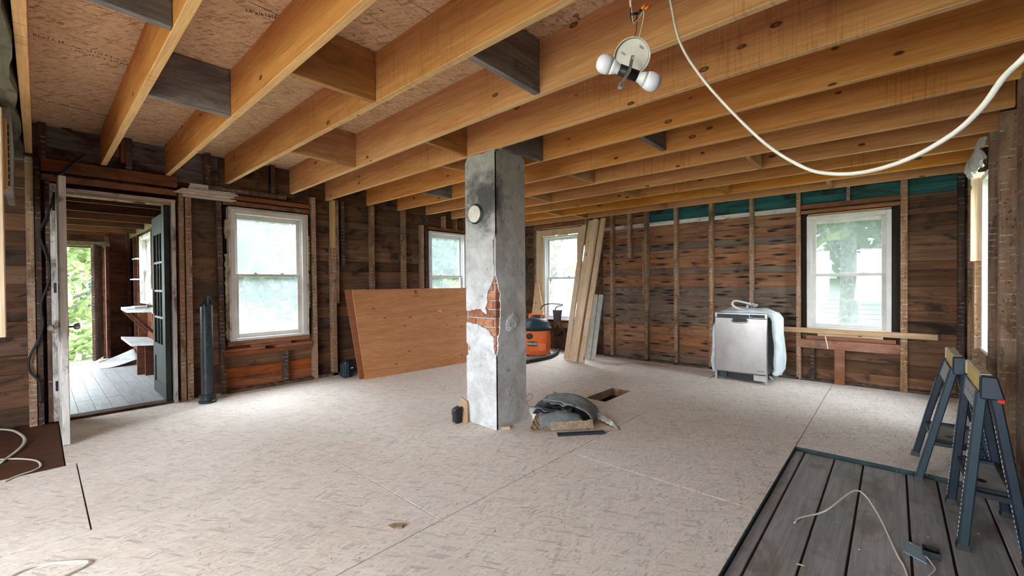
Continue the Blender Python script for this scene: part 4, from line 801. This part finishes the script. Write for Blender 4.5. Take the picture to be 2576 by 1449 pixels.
tag(MB().bar(q2+Vector((0,0,.009)), q3+Vector((0,0,.009)), .05, .016, (q3-q2).cross(Vector((0,0,1)))).jitter(.003, 3).build('felt_strip', M['feltdark']), 'flat black felt strip on the floor under the tan padding', 'debris')
def foil(u, v):
    a = at(1487, 1045, z=.01).lerp(at(1556, 1080, z=.01), u); b = at(1498, 1036, z=.03).lerp(at(1540, 1058, z=.02), u); p = a.lerp(b, v); p.z = .006+.03*v*(1-u)+.012*abs(math.sin(u*21+v*9)); return p
sheetobj('foil_sheet', foil, 22, 8, .003, 'foil', 'crumpled silver foil strip at the right end of the rubble pile', smooth=False)
def paper(u, v):
    a = at(1490, 1062, z=.0).lerp(at(1560, 1084, z=.0), u); b = at(1500, 1050, z=.0).lerp(at(1556, 1078, z=.0), u); p = a.lerp(b, v); p.z = .004+.004*math.sin(u*8); return p
sheetobj('kraft_paper', paper, 8, 3, .002, 'tanpaper', 'brown paper under the silver foil strip')
def crump(u, v):
    a = at(1332, 1088, z=0).lerp(at(1392, 1086, z=0), u); b = at(1350, 1045, z=.02).lerp(at(1372, 1062, z=.03), u); p = a.lerp(b, v); p.z = .008+.03*v+.014*abs(math.sin(u*13+v*11)); return p
sheetobj('kraft_paper', crump, 16, 10, .003, 'tanpaper', 'crumpled foil-backed brown paper at the left foot of the rubble pile', smooth=False)
def chunk(name, c, s, mat, label, seed):
    m = MB(); bm = bmesh.new(); bmesh.ops.create_icosphere(bm, subdivisions=2, radius=1); r = random.Random(seed)
    for v in bm.verts: v.co *= r.uniform(.75, 1.15)
    m.add([(c[0]+v.co.x*s[0], c[1]+v.co.y*s[1], max(.001, c[2]+v.co.z*s[2])) for v in bm.verts], [tuple(v.index for v in f.verts) for f in bm.faces]); bm.free(); return tag(m.build(name, M[mat]), label, 'debris')
c = at(1344, 1046, z=.03); chunk('plaster_chunk', c, (.025, .022, .03), 'porcelain', 'small white plaster lump at the left of the rubble pile', 1)
c = at(1340, 1036, z=.05); chunk('brick_chunk', c, (.05, .04, .05), 'mortar', 'dusty brick lump between chimney foot and rubble pile', 2)
m = MB(); wp_ = [at(*p, z=h_) for p, h_ in (((1322, 1002), .08), ((1333, 990), .10), ((1340, 997), .06), ((1334, 1006), .03), ((1325, 1010), .02), ((1330, 1022), .01), ((1345, 1030), .04))]
m.tube(spline(wp_, 6), .0018, 5); tag(m.build('thin_wire', M['stud_dark']), 'thin looped wire sticking out behind the chimney foot', 'wire')

# ------------------------------------------------------------------ hanging light, cables
Lc = Vector((-.637, 1.300, 1.97))
LT = lambda px, py, d=1.36: Vector((0, 0, EYE))+(_F*FPX+_r*(px-W/2)-_u*(py-H/2))*(d/FPX)
lt = thing('hanging_light', LT(1590, 135), 'bare ceiling light plate hanging by wires with two white bulbs', 'light')
ax = (LT(1592, 136)-LT(1590, 190, 1.27)).normalized()
pc = LT(1590, 142, 1.37); pn = (Vector((0, 0, EYE))-pc).normalized(); pn = (pn+Vector((0, 0, -.25))).normalized()
MB().lathe([(.001, 0), (.050, 0), (.052, -.004), (.056, .008), (.0575, .006), (.054, -.010), (.001, -.010)], pc, 40, pn).build('canopy_plate', M['porcelain'], lt, smooth=False)
e1 = pn.orthogonal().normalized(); e2 = Vector((0, 0, 1)); e1 = pn.cross(e2).normalized(); e2 = e1.cross(pn).normalized()
for dx, dy in ((-.030, .022), (.026, .012)): MB().prism([pc+e1*(dx+a)+e2*(dy+b)+pn*.0005 for a, b in ((-.008, -.004), (-.002, -.006), (.008, .003), (.004, .007))], pn*.0008).build('keyhole_slot', M['tanpaper'], lt)
b0, b1 = LT(1519, 160, 1.31), LT(1642, 207, 1.31); bd = (b1-b0).normalized(); bm_ = (b0+b1)/2
MB().tube([bm_-bd*.030, bm_+bd*.030], .0165, 18).build('socket', M['black'], lt, smooth=True)
for s in (-1, 1):
    bl_ = MB().lathe([(.015, .022), (.0155, .036), (.0195, .045), (.024, .056)], bm_, 24, bd*s).build('bulb', M['bulbneck'], lt, smooth=True)
    MB().lathe([(.024, .056), (.0275, .067), (.0285, .078), (.0262, .089), (.0195, .098), (.0095, .103), (.001, .104)], bm_, 28, bd*s).build('bulb_globe', M['bulb'], bl_, smooth=True)
m = MB(); m.bar(LT(1592, 140, 1.33), LT(1583, 180, 1.285), .010, .003, e1); m.bar(LT(1583, 180, 1.285), LT(1560, 215, 1.275), .008, .003, e1); m.tube([LT(1563, 209, 1.275), LT(1559, 221, 1.27)], .007, 8); m.tube([LT(1592, 143, 1.35), LT(1592, 146, 1.31)], .004, 8); m.build('bracket', M['steel'], lt)
def wire(name, pts, r, mat, par=None, n=6): m = MB(); m.tube(spline(pts, 8), r, n); return m.build(name, M[mat], par, smooth=True)
wire('feed_cable', [LT(1584, -190, 1.36), LT(1585, -60, 1.36), LT(1586, 0, 1.36), LT(1587, 18, 1.36)], .0035, 'cable', lt)
wire('wire', [LT(1587, 15, 1.36), LT(1586, 35, 1.36), LT(1590, 55, 1.36), LT(1600, 48, 1.36), LT(1605, 32, 1.36), LT(1619, 16, 1.36)], .0014, 'black', lt)
wire('wire', [LT(1588, 15, 1.36), LT(1590, 40, 1.36), LT(1594, 57, 1.355), LT(1606, 48, 1.36), LT(1614, 34, 1.36), LT(1622, 22, 1.36)], .0013, 'cable', lt)
wire('wire', [LT(1621, 22, 1.36), LT(1618, 50, 1.36), LT(1610, 85, 1.36), LT(1606, 100, 1.37)], .0015, 'cable', lt)
wire('wire', [LT(1603, 34, 1.36), LT(1602, 60, 1.36), LT(1600, 80, 1.36), LT(1594, 100, 1.37)], .0014, 'black', lt)
for a, b in (((1615, 23), (1626, 9)), ((1624, 24), (1636, 11))): MB().tube([LT(*a, 1.355), LT(*b, 1.355)], [.0050, .0035], 8).build('wire_nut', M['wnut'], lt, smooth=True)
MB().tube([LT(1588, 36, 1.36), LT(1603, 34, 1.36)], .0042, 8).build('wire_nut', M['navy'], lt, smooth=True); MB().tube([LT(1605, 33, 1.36), LT(1617, 20, 1.36)], .0045, 8).build('wire_nut', M['navy'], lt, smooth=True)
hp = [LT(1678, -150, 1.55), LT(1682, -40, 1.50), LT(1690, 20, 1.45), LT(1712, 110, 1.38), LT(1765, 195, 1.30), LT(1840, 280, 1.22), LT(1930, 365, 1.12), LT(2020, 420, 1.04), LT(2090, 437, .98), LT(2180, 432, .92), LT(2290, 398, .85), LT(2400, 335, .78), LT(2470, 270, .73), LT(2525, 195, .69), LT(2576, 145, .66), LT(2640, 70, .66), LT(2700, -120, .66)]
m = MB(); m.tube(spline(hp, 8), .0052, 10, flat=.75); tag(m.build('hanging_cable', M['cable'], smooth=True), 'long white cable hanging in a deep loop from the ceiling joists', 'cable')
def floorcable(name, pts, r, label, mat='cable'):
    m = MB(); m.tube(spline(pts, 7), r, 8, flat=.75); return tag(m.build(name, M[mat], smooth=True), label, 'cable')
zf = -.019
floorcable('loose_cable', [at(1999, 1315, z=zf), at(2012, 1303, z=zf), at(2058, 1292, z=zf+.01), at(2085, 1280, z=zf+.03), at(2130, 1245, z=zf+.06), at(2155, 1234, z=zf+.07), at(2180, 1250, z=zf+.06), at(2215, 1305, z=zf+.03), at(2256, 1392, z=zf), at(2275, 1425, z=zf), at(2290, 1470, z=zf)], .0052, 'white cable arching over the grey floor planks')
floorcable('loose_cable', [at(-40, 1083, z=.02), at(0, 1080, z=.02), at(35, 1084, z=.02), at(60, 1100, z=.02), at(58, 1118, z=.015), at(35, 1140, z=.01), at(0, 1165, z=.008)], .010, 'upper white cable loop on the floor at the left edge')
floorcable('loose_cable', [at(-30, 1158, z=.006), at(40, 1154, z=.006), at(88, 1158, z=.008), at(102, 1170, z=.008), at(88, 1182, z=.006), at(40, 1198, z=.006), at(10, 1212, z=.006)], .0065, 'lower white cable loop on the floor at the left edge')
floorcable('loose_cable', [at(20, 1452, z=.006), at(80, 1426, z=.006), at(130, 1416, z=.006), at(200, 1411, z=.008), at(222, 1413, z=.008), at(212, 1425, z=.006), at(160, 1450, z=.006), at(120, 1475, z=.006)], .0055, 'white cable loop on the floor at the bottom left corner')
m = MB(); bk = [LW(u, z, -.028) for u, z in ((.115, 2.12), (.10, 2.02), (.055, 1.86), (.02, 1.74), (.045, 1.60), (.075, 1.45), (.07, 1.30), (.02, 1.10), (.03, .92), (.0, .78), (-.055, .62), (-.05, .50), (0, .40), (.01, .2))]
m.tube(spline(bk, 6), .009, 8); tag(m.build('black_cable', M['blackrub'], smooth=True), 'thick black cable running down beside the porch door frame', 'cable')
m = MB(); m.tube(spline([LW(.12, 2.26, -.04), LW(.19, 2.33, -.04), LW(.30, 2.49, -.03), LW(.315, 2.52, .02)], 6), .011, 8); tag(m.build('bent_conduit', M['iron'], smooth=True), 'short bent dark conduit above the porch door', 'pipe')
m = MB(); m.tube(spline([(-5.86, .52, 2.125), (-5.84, .60, 2.135), (-5.80, .70, 2.12), (-5.79, .76, 2.12)], 5), .012, 7); tag(m.build('black_cable', M['blackrub'], smooth=True), 'short black cable hanging under the porch door head', 'cable')
tag(MB().prism([at(px_, py_, z=-.020) for px_, py_ in ((2269, 1355), (2326, 1383), (2332, 1420), (2273, 1388), (2277, 1375))], (0, 0, .004)).build('metal_plate', M['platemetal']), 'pale blue metal plate lying on the grey planks', 'plate')
jb = thing('junction_box', at(2340, 1395, z=-.024), 'small dark open junction box beside the pale blue plate', 'box')
c = at(2342, 1398, z=-.024)
m = MB()
for a in ((-.03, .03, -.03, -.027), (-.03, .03, .027, .03), (-.03, -.027, -.027, .027), (.027, .03, -.027, .027)): m.box(c.x+a[0], c.x+a[1], c.y+a[2], c.y+a[3], -.0238, .006)
m.build('box_side', M['iron'], jb); MB().box(c.x-.027, c.x+.027, c.y-.027, c.y+.027, -.0235, -.02).build('box_bottom', M['black'], jb)
floorcable('loose_cable', [at(2330, 1400, z=-.005), at(2345, 1418, z=-.012), at(2352, 1432, z=-.014), at(2340, 1445, z=-.016), at(2320, 1460, z=-.016)], .003, 'frayed white wire coming out of the dark junction box')
tag(MB().bar(at(1862, 1267, z=.001), at(1866, 1269, z=.001), .004, .002).build('nail', M['iron']), 'nail head in the subfloor beside the grey planks', 'nail')
tag(MB().bar(at(2003, 1418, z=-.0215), at(2024, 1423, z=-.0215), .005, .003).build('wood_splinter', M['stud_new']), 'yellow wood splinter on the grey planks at the bottom edge', 'wood')
tag(MB().prism([at(px_, py_, z=.001) for px_, py_ in ((975, 1325), (992, 1320), (1015, 1325), (1012, 1330), (990, 1334))], (0, 0, .01)).jitter(.003, 8).build('wood_splinter', M['pad']), 'curled brown wood sliver on the open subfloor in the foreground', 'wood')

# ------------------------------------------------------------------ sawhorses
def sawhorse(name, label, x, ya, yb, fl_, fr_, topz, zn, dark_cap=True):
    g = thing(name, (x, (ya+yb)/2, zn), label, 'sawhorse', 'folding sawhorses by the right wall'); xl, xr = x-.022, x+.022
    MB().hexa([(xl,ya+.03,topz-.085),(xr,ya+.03,topz-.085),(xr,yb-.03,topz-.085),(xl,yb-.03,topz-.085),(xl,ya+.03,topz),(xr,ya+.03,topz),(xr,yb-.03,topz),(xl,yb-.03,topz)]).build('top_beam', M['yellow'], g, bevel=.005)
    for i in range(6):
        y = ya+.05+i*(yb-ya-.1)/6; MB().box(xl+.004, xr-.004, y+.008, y+(yb-ya-.1)/6-.004, topz, topz+.006).build('top_pad', M['cream'], g, bevel=.002)
    MB().hexa([(xl-.006,ya-.022,topz-.10),(xr+.03,ya-.022,topz-.10),(xr+.03,ya+.03,topz-.10),(xl-.006,ya+.03,topz-.10),(xl-.004,ya-.012,topz+.006),(xr+.006,ya-.012,topz+.006),(xr+.006,ya+.03,topz+.006),(xl-.004,ya+.03,topz+.006)]).build('end_cap', M['navy'], g, bevel=.006)
    MB().box(xl-.004, xr+.006, yb-.03, yb+.012, topz-.09, topz+.004).build('end_cap', M['cream'], g, bevel=.006)
    for sx, xf in ((-1, fl_), (1, fr_)):
        xt = x+sx*.020
        for y in (ya, yb):
            a, b = (xt, y+(.02 if y == ya else -.02), topz-.07), (xf, y, zn+.004)
            lg = MB().bar(a, b, .050, .036, (0, 1, 0)).build('leg', M['slate'] if y == ya and sx < 0 else M['navy'], g, bevel=.005)
            m = MB(); A, Bq = Vector(a), Vector(b)
            for i in range(26):
                p = A.lerp(Bq, .22+i*.029); m.box(p.x-.020, p.x-.016, p.y+.024, p.y+.032, p.z-.006, p.z+.006)
            m.build('leg_teeth', M['greyp'], lg)
            MB().hexa([(xf-.024,y-.03,zn),(xf+.024,y-.03,zn),(xf+.024,y+.03,zn),(xf-.024,y+.03,zn),(xf-.018,y-.026,zn+.03),(xf+.018,y-.026,zn+.03),(xf+.018,y+.026,zn+.03),(xf-.018,y+.026,zn+.03)]).build('rubber_foot', M['black'], lg)
    t = lambda z: (topz-.07-z)/(topz-.07-zn)
    br = MB(); xb = lambda z: (x-.02)+(fl_-(x-.02))*t(z)
    br.hexa([(xb(topz-.20)-.006,ya+.05,topz-.175),(xb(topz-.20),ya+.05,topz-.175),(xb(topz-.20),yb-.05,topz-.175),(xb(topz-.20)-.006,yb-.05,topz-.175),(xb(topz-.09)-.006,ya+.03,topz-.088),(xb(topz-.09),ya+.03,topz-.088),(xb(topz-.09),yb-.03,topz-.088),(xb(topz-.09)-.006,yb-.03,topz-.088)]).build('side_plate', M['greyp'], g)
    for i in range(5):
        y = ya+.10+i*(yb-ya-.2)/4; MB().lathe([(.007, 0), (.007, .002), (.001, .002)], (xb(topz-.13)-.006, y, topz-.13), 8, (-1, 0, 0)).build('bolt', M['black'], g)
    zt = .24; k = t(zt); xa = x-.02+(fl_-x+.02)*k; xc = x+.02+(fr_-x-.02)*k
    tr_ = MB(); tr_.box(xa+.01, xc-.01, ya+.05, yb-.05, zt, zt+.012); tr_.build('shelf_tray', M['greyp'], g, bevel=.003)
    m = MB()
    for a in ((xa, xa+.012, ya+.04, yb-.04), (xc-.012, xc, ya+.04, yb-.04), (xa+.012, xc-.012, ya+.04, ya+.052), (xa+.012, xc-.012, yb-.052, yb-.04)): m.box(*a, zt-.006, zt+.026)
    m.build('tray_rim', M['navy'], g); MB().lathe([(.022, 0), (.022, .002), (.001, .002)], ((xa+xc)/2-.02, ya+.2, zt+.012), 16).build('tray_hole', M['black'], g)
    for y in (ya+.0, yb-.0): MB().bar((xa, y, zt+.01), (xc, y, zt+.01), .022, .014, (0, 0, 1)).build('cross_brace', M['black'], g)
    return g
s1 = sawhorse('sawhorse', 'nearer plastic sawhorse with a yellow top standing on the grey planks by the right wall', .325, 2.92, 3.47, .245, .452, .800, -.024)
MB().box(.35, .375, 2.885, 2.90, .69, .71).build('release_knob', M['red'], s1, bevel=.004)
s2 = sawhorse('sawhorse', 'farther plastic sawhorse with a cream top, behind the nearer one', .290, 3.66, 4.18, .115, .46, .785, .0)
# ------------------------------------------------------------------ insulation foam round the big window
for i, (u0, z0, z1) in enumerate(((1.458, .62, 1.62), (1.458, 1.80, 2.02), (2.389, 1.45, 1.90), (2.389, .95, 1.40))):
    m = MB(); P = [LW(u0+.017+.005*math.sin(k*2.3), z0+(z1-z0)*k/24, .03) for k in range(25)]
    m.tube(P, [.012+.010*abs(math.sin(k*1.25+i)) for k in range(25)], 8); m.jitter(.003, i); m.build('foam_strip', M['foam'], wl)
m = MB(); m.tube(spline([BW(-.62, .575, -.05), BW(-.61, .52, -.055), BW(-.60, .47, -.05), BW(-.595, .425, -.05)], 4), .007, 6); m.build('hanging_strap', M['cable'], wk)
# ------------------------------------------------------------------ porch desk, seat, shelves
dk = thing('porch_desk', (-8.1, 1.0, 0), 'white peeling wall desk on diagonal brackets under the porch window', 'desk')
MB().prism([(-8.95, 1.12, .90), (-8.80, .85, .90), (-7.70, .80, .90), (-7.45, 1.12, .90)], (0, 0, .04)).build('desk_top', M['seatp'], dk)
for x in (-8.6, -7.8): MB().bar((x, .86, .89), (x, 1.13, .55), .05, .035, (1, 0, 0)).build('bracket', M['porchwood'], dk)
tag(MB().box(-8.45, -8.10, .93, 1.08, .941, .962).build('folded_board', M['seatp']), 'small white slab lying on the porch desk', 'board')
st = thing('porch_bench', (-8.1, .98, 0), 'lower white peeling corner seat on a plank leg below the porch desk', 'seat')
MB().prism([(-8.95, .86, .44), (-8.55, 1.12, .44), (-7.55, 1.12, .44), (-7.75, .84, .44)], (0, 0, .035)).build('seat_top', M['seatp'], st)
MB().box(-8.0, -7.96, .93, 1.12, .0, .438).build('leg', M['porchwood'], st); MB().box(-7.86, -7.82, 1.0, 1.13, .0, .438).build('leg', M['porchwood'], st); MB().bar((-8.3, .9, .43), (-7.95, 1.1, .22), .05, .03, (0, 0, 1)).build('bracket', M['porchwood'], st)
tag(MB().box(-9.45, -9.05, 1.03, 1.149, 1.36, 1.38).build('wall_shelf', M['seatp']), 'narrow white shelf on the porch wall left of its window', 'shelf')
tag(MB().box(-9.45, -9.10, 1.06, 1.149, 1.70, 1.715).build('wall_shelf', M['seatp']), 'upper thin shelf on the porch wall above the other shelf', 'shelf')
def curl(u, v):
    a = Vector((-9.9+.9*u, .62, 0)); b = Vector((-9.8+.8*u, 1.08, 0)); p = a.lerp(b, v); p.z = .006+.15*(v**2)+.05*math.sin(u*5)*v; p.y -= .05*math.sin(v*3); return p
sheetobj('floor_sheet', curl, 14, 10, .004, 'seatp', 'curled loose floor sheet lying by the outer porch door', 'sheet')
# ------------------------------------------------------------------ outdoors
gr = MB().box(-60, 60, -60, 60, -.95, -.90).build('ground', M['grass'], kind='structure')
hs = thing('neighbour_house', (-4, 13, -.9), 'white sided neighbouring house with a grey hipped roof behind the back windows', 'house')
hx0, hx1, hy0, hy1, hz = -9.6, 3.0, 13.0, 20.0, 1.45
MB().box(hx0+.02, hx1-.02, hy0+.03, hy1, -.9, hz).build('wall', M['siding'], hs)
i = 0; z = -.85
while z < hz-.02:
    z2 = min(z+.11, hz); MB().hexa([(hx0,hy0-.012,z),(hx1,hy0-.012,z),(hx1,hy0+.03,z),(hx0,hy0+.03,z),(hx0,hy0+.018,z2),(hx1,hy0+.018,z2),(hx1,hy0+.03,z2),(hx0,hy0+.03,z2)]).build('siding_board', M['siding'], hs); z = z2
MB().box(hx0-.02, hx0+.12, hy0-.03, hy0+.0, -.9, hz).build('corner_board', M['siding'], hs); MB().box(-8.35, -8.2, hy0-.03, hy0+.0, -.9, hz).build('corner_board', M['siding'], hs)
MB().add([(hx0+1.0,hy0-.4,hz),(hx1+.4,hy0-.4,hz),(hx1+.4,hy1+.4,hz),(hx0+1.0,hy1+.4,hz),(hx0+4.2,16.5,hz+3.0),(hx1-2.6,16.5,hz+3.0)], [(0,1,5,4),(1,2,5),(2,3,4,5),(3,0,4),(3,2,1,0)]).build('roof', M['roofing'], hs)
MB().box(hx0+1.0, hx1+.4, hy0-.42, hy0-.36, hz-.14, hz+.02).build('eave_board', M['siding'], hs)
for x in (-6.2, -3.0, .9):
    wq_ = MB().box(x-.02, x+.72, hy0-.05, hy0-.01, .1, 1.2).build('window_frame', M['siding'], hs); MB().box(x+.05, x+.65, hy0-.055, hy0-.05, .17, 1.13).build('pane', M['slate'], wq_)
rl = random.Random(11)
def tree(name, x, y, h, r, lm, label, trunk=.14, n=1500, base=None, ls=.22):
    g = thing(name, (x, y, -.9), label, 'tree', 'trees seen through the windows'); base = h*.35 if base is None else base
    m = MB(); m.tube([(x, y, -.9), (x+.05, y, base*.6), (x, y+.05, h*.8)], [trunk, trunk*.8, trunk*.3], 9)
    for k in range(7):
        a = k*2.4; m.tube([(x, y, base*.7+k*.25), (x+r*.45*math.cos(a), y+r*.45*math.sin(a), base+h*.12+k*.25), (x+r*.8*math.cos(a), y+r*.8*math.sin(a), base+h*.25+k*.3)], [trunk*.35, trunk*.2, trunk*.06], 6)
    m.build('trunk', M['bark'], g); m = MB()
    cl = [(x+rl.gauss(0, r*.45), y+rl.gauss(0, r*.45), base+rl.random()*(h-base)) for _ in range(60)]
    for i in range(int(n*1.7)):
        c = rl.choice(cl); d = Vector((rl.gauss(0, 1), rl.gauss(0, 1), rl.gauss(0, .8))); d = d.normalized()*(rl.random()**.4)*r*.36
        p = Vector(c)+d; q = Vector((rl.uniform(-1, 1), rl.uniform(-1, 1), rl.uniform(-.6, .6))).normalized(); w_ = q.orthogonal().normalized(); s = ls*1.25*rl.uniform(.6, 1.3)
        if (-11.6 < p.x < 1.6 and p.y < 7.6) or (-9.8 < p.x < 3.2 and 12.4 < p.y < 20.2 and p.z < 3): continue
        m.add([p-q*s*.6, p+w_*s*.35, p+q*s*.6, p-w_*s*.35], [(0, 1, 2, 3)])
    m.build('crown', M[lm], g, kind='stuff'); return g
tree('tree', -.62, 9.3, 6.5, 2.6, 'leaf_green', 'near leafy tree outside the window with the cross board', .16, 3600, 1.9, .20)
tree('tree', 1.9, 11.6, 6.5, 2.4, 'leaf_green', 'tree behind the right side of the back yard', .16, 2200, 1.2, .24)
tree('tree', -11.5, 14.2, 7.5, 2.6, 'leaf_yellow', 'yellow green tree left of the neighbouring house', .2, 3000, .6, .25)
tree('tree', -8.0, 22.5, 9, 3.4, 'leaf_yellow', 'tall yellowish tree behind the neighbouring house roof', .25, 3000, 1.5, .35)
tree('tree', -19, 5.2, 8.0, 3.2, 'leaf_teal', 'dark tree across the lawn outside the large left window', .3, 4200, .9, .30)
tree('tree', -17.5, 14.5, 8.0, 3.0, 'leaf_teal', 'dark tree seen through the smaller left window', .3, 3200, .6, .30)
tree('tree', -24.0, .3, 6.0, 2.8, 'leaf_overexposed', 'bright bushy tree outside the outer porch door', .2, 4200, -.4, .26)
tree('tree', -22.0, -3.6, 6.0, 2.4, 'leaf_overexposed', 'lower tree standing left of the bright bushy one', .2, 2600, -.4, .25)
tree('tree', 5.2, 8.4, 7, 2.6, 'leaf_green', 'tree outside the right hand window', .2, 2000, .8, .3)
def hedge(x0, x1, y0, y1, h, lm, label, n):
    m = MB()
    for i in range(n):
        p = Vector((rl.uniform(x0, x1), rl.uniform(y0, y1), -.9+rl.random()**.8*h)); q = Vector((rl.uniform(-1, 1), rl.uniform(-1, 1), rl.uniform(-.6, .6))).normalized(); w_ = q.orthogonal().normalized(); s = .28
        m.add([p-q*s*.6, p+w_*s*.4, p+q*s*.6, p-w_*s*.4], [(0, 1, 2, 3)])
    tag(m.build('hedge', M[lm], kind='stuff'), label, 'hedge')
hedge(-30, -29, -4, 26, 2.6, 'leaf_green', 'long green hedge at the far side of the left lawn', 3500)
hedge(-18.6, -17.6, -2.6, 2.2, 1.0, 'leaf_overexposed', 'low bright shrubs outside the outer porch door', 900)
gl_ = thing('garden_grill', (-.62, 10.6, -.9), 'dark garden grill before the neighbouring house', 'grill')
MB().lathe([(.02, .62), (.2, .68), (.28, .82), (.28, .86)], (-.62, 10.6, -.9), 18).build('bowl', M['black'], gl_); MB().lathe([(.28, .87), (.25, 1.0), (.1, 1.08), (.01, 1.09)], (-.62, 10.6, -.9), 18).build('lid', M['black'], gl_)
for a in (.3, 2.4, 4.5): MB().tube([(-.62+.15*math.cos(a), 10.6+.15*math.sin(a), -.2), (-.62+.28*math.cos(a), 10.6+.28*math.sin(a), -.9)], .015, 6).build('leg', M['black'], gl_)
tag(MB().bar((-.50, 7.3, -.9), (-1.15, 7.55, 1.75), .34, .05, (1, .2, 0)).build('leaning_board', M['white']), 'pale board leaning outside the window with the cross board', 'board')
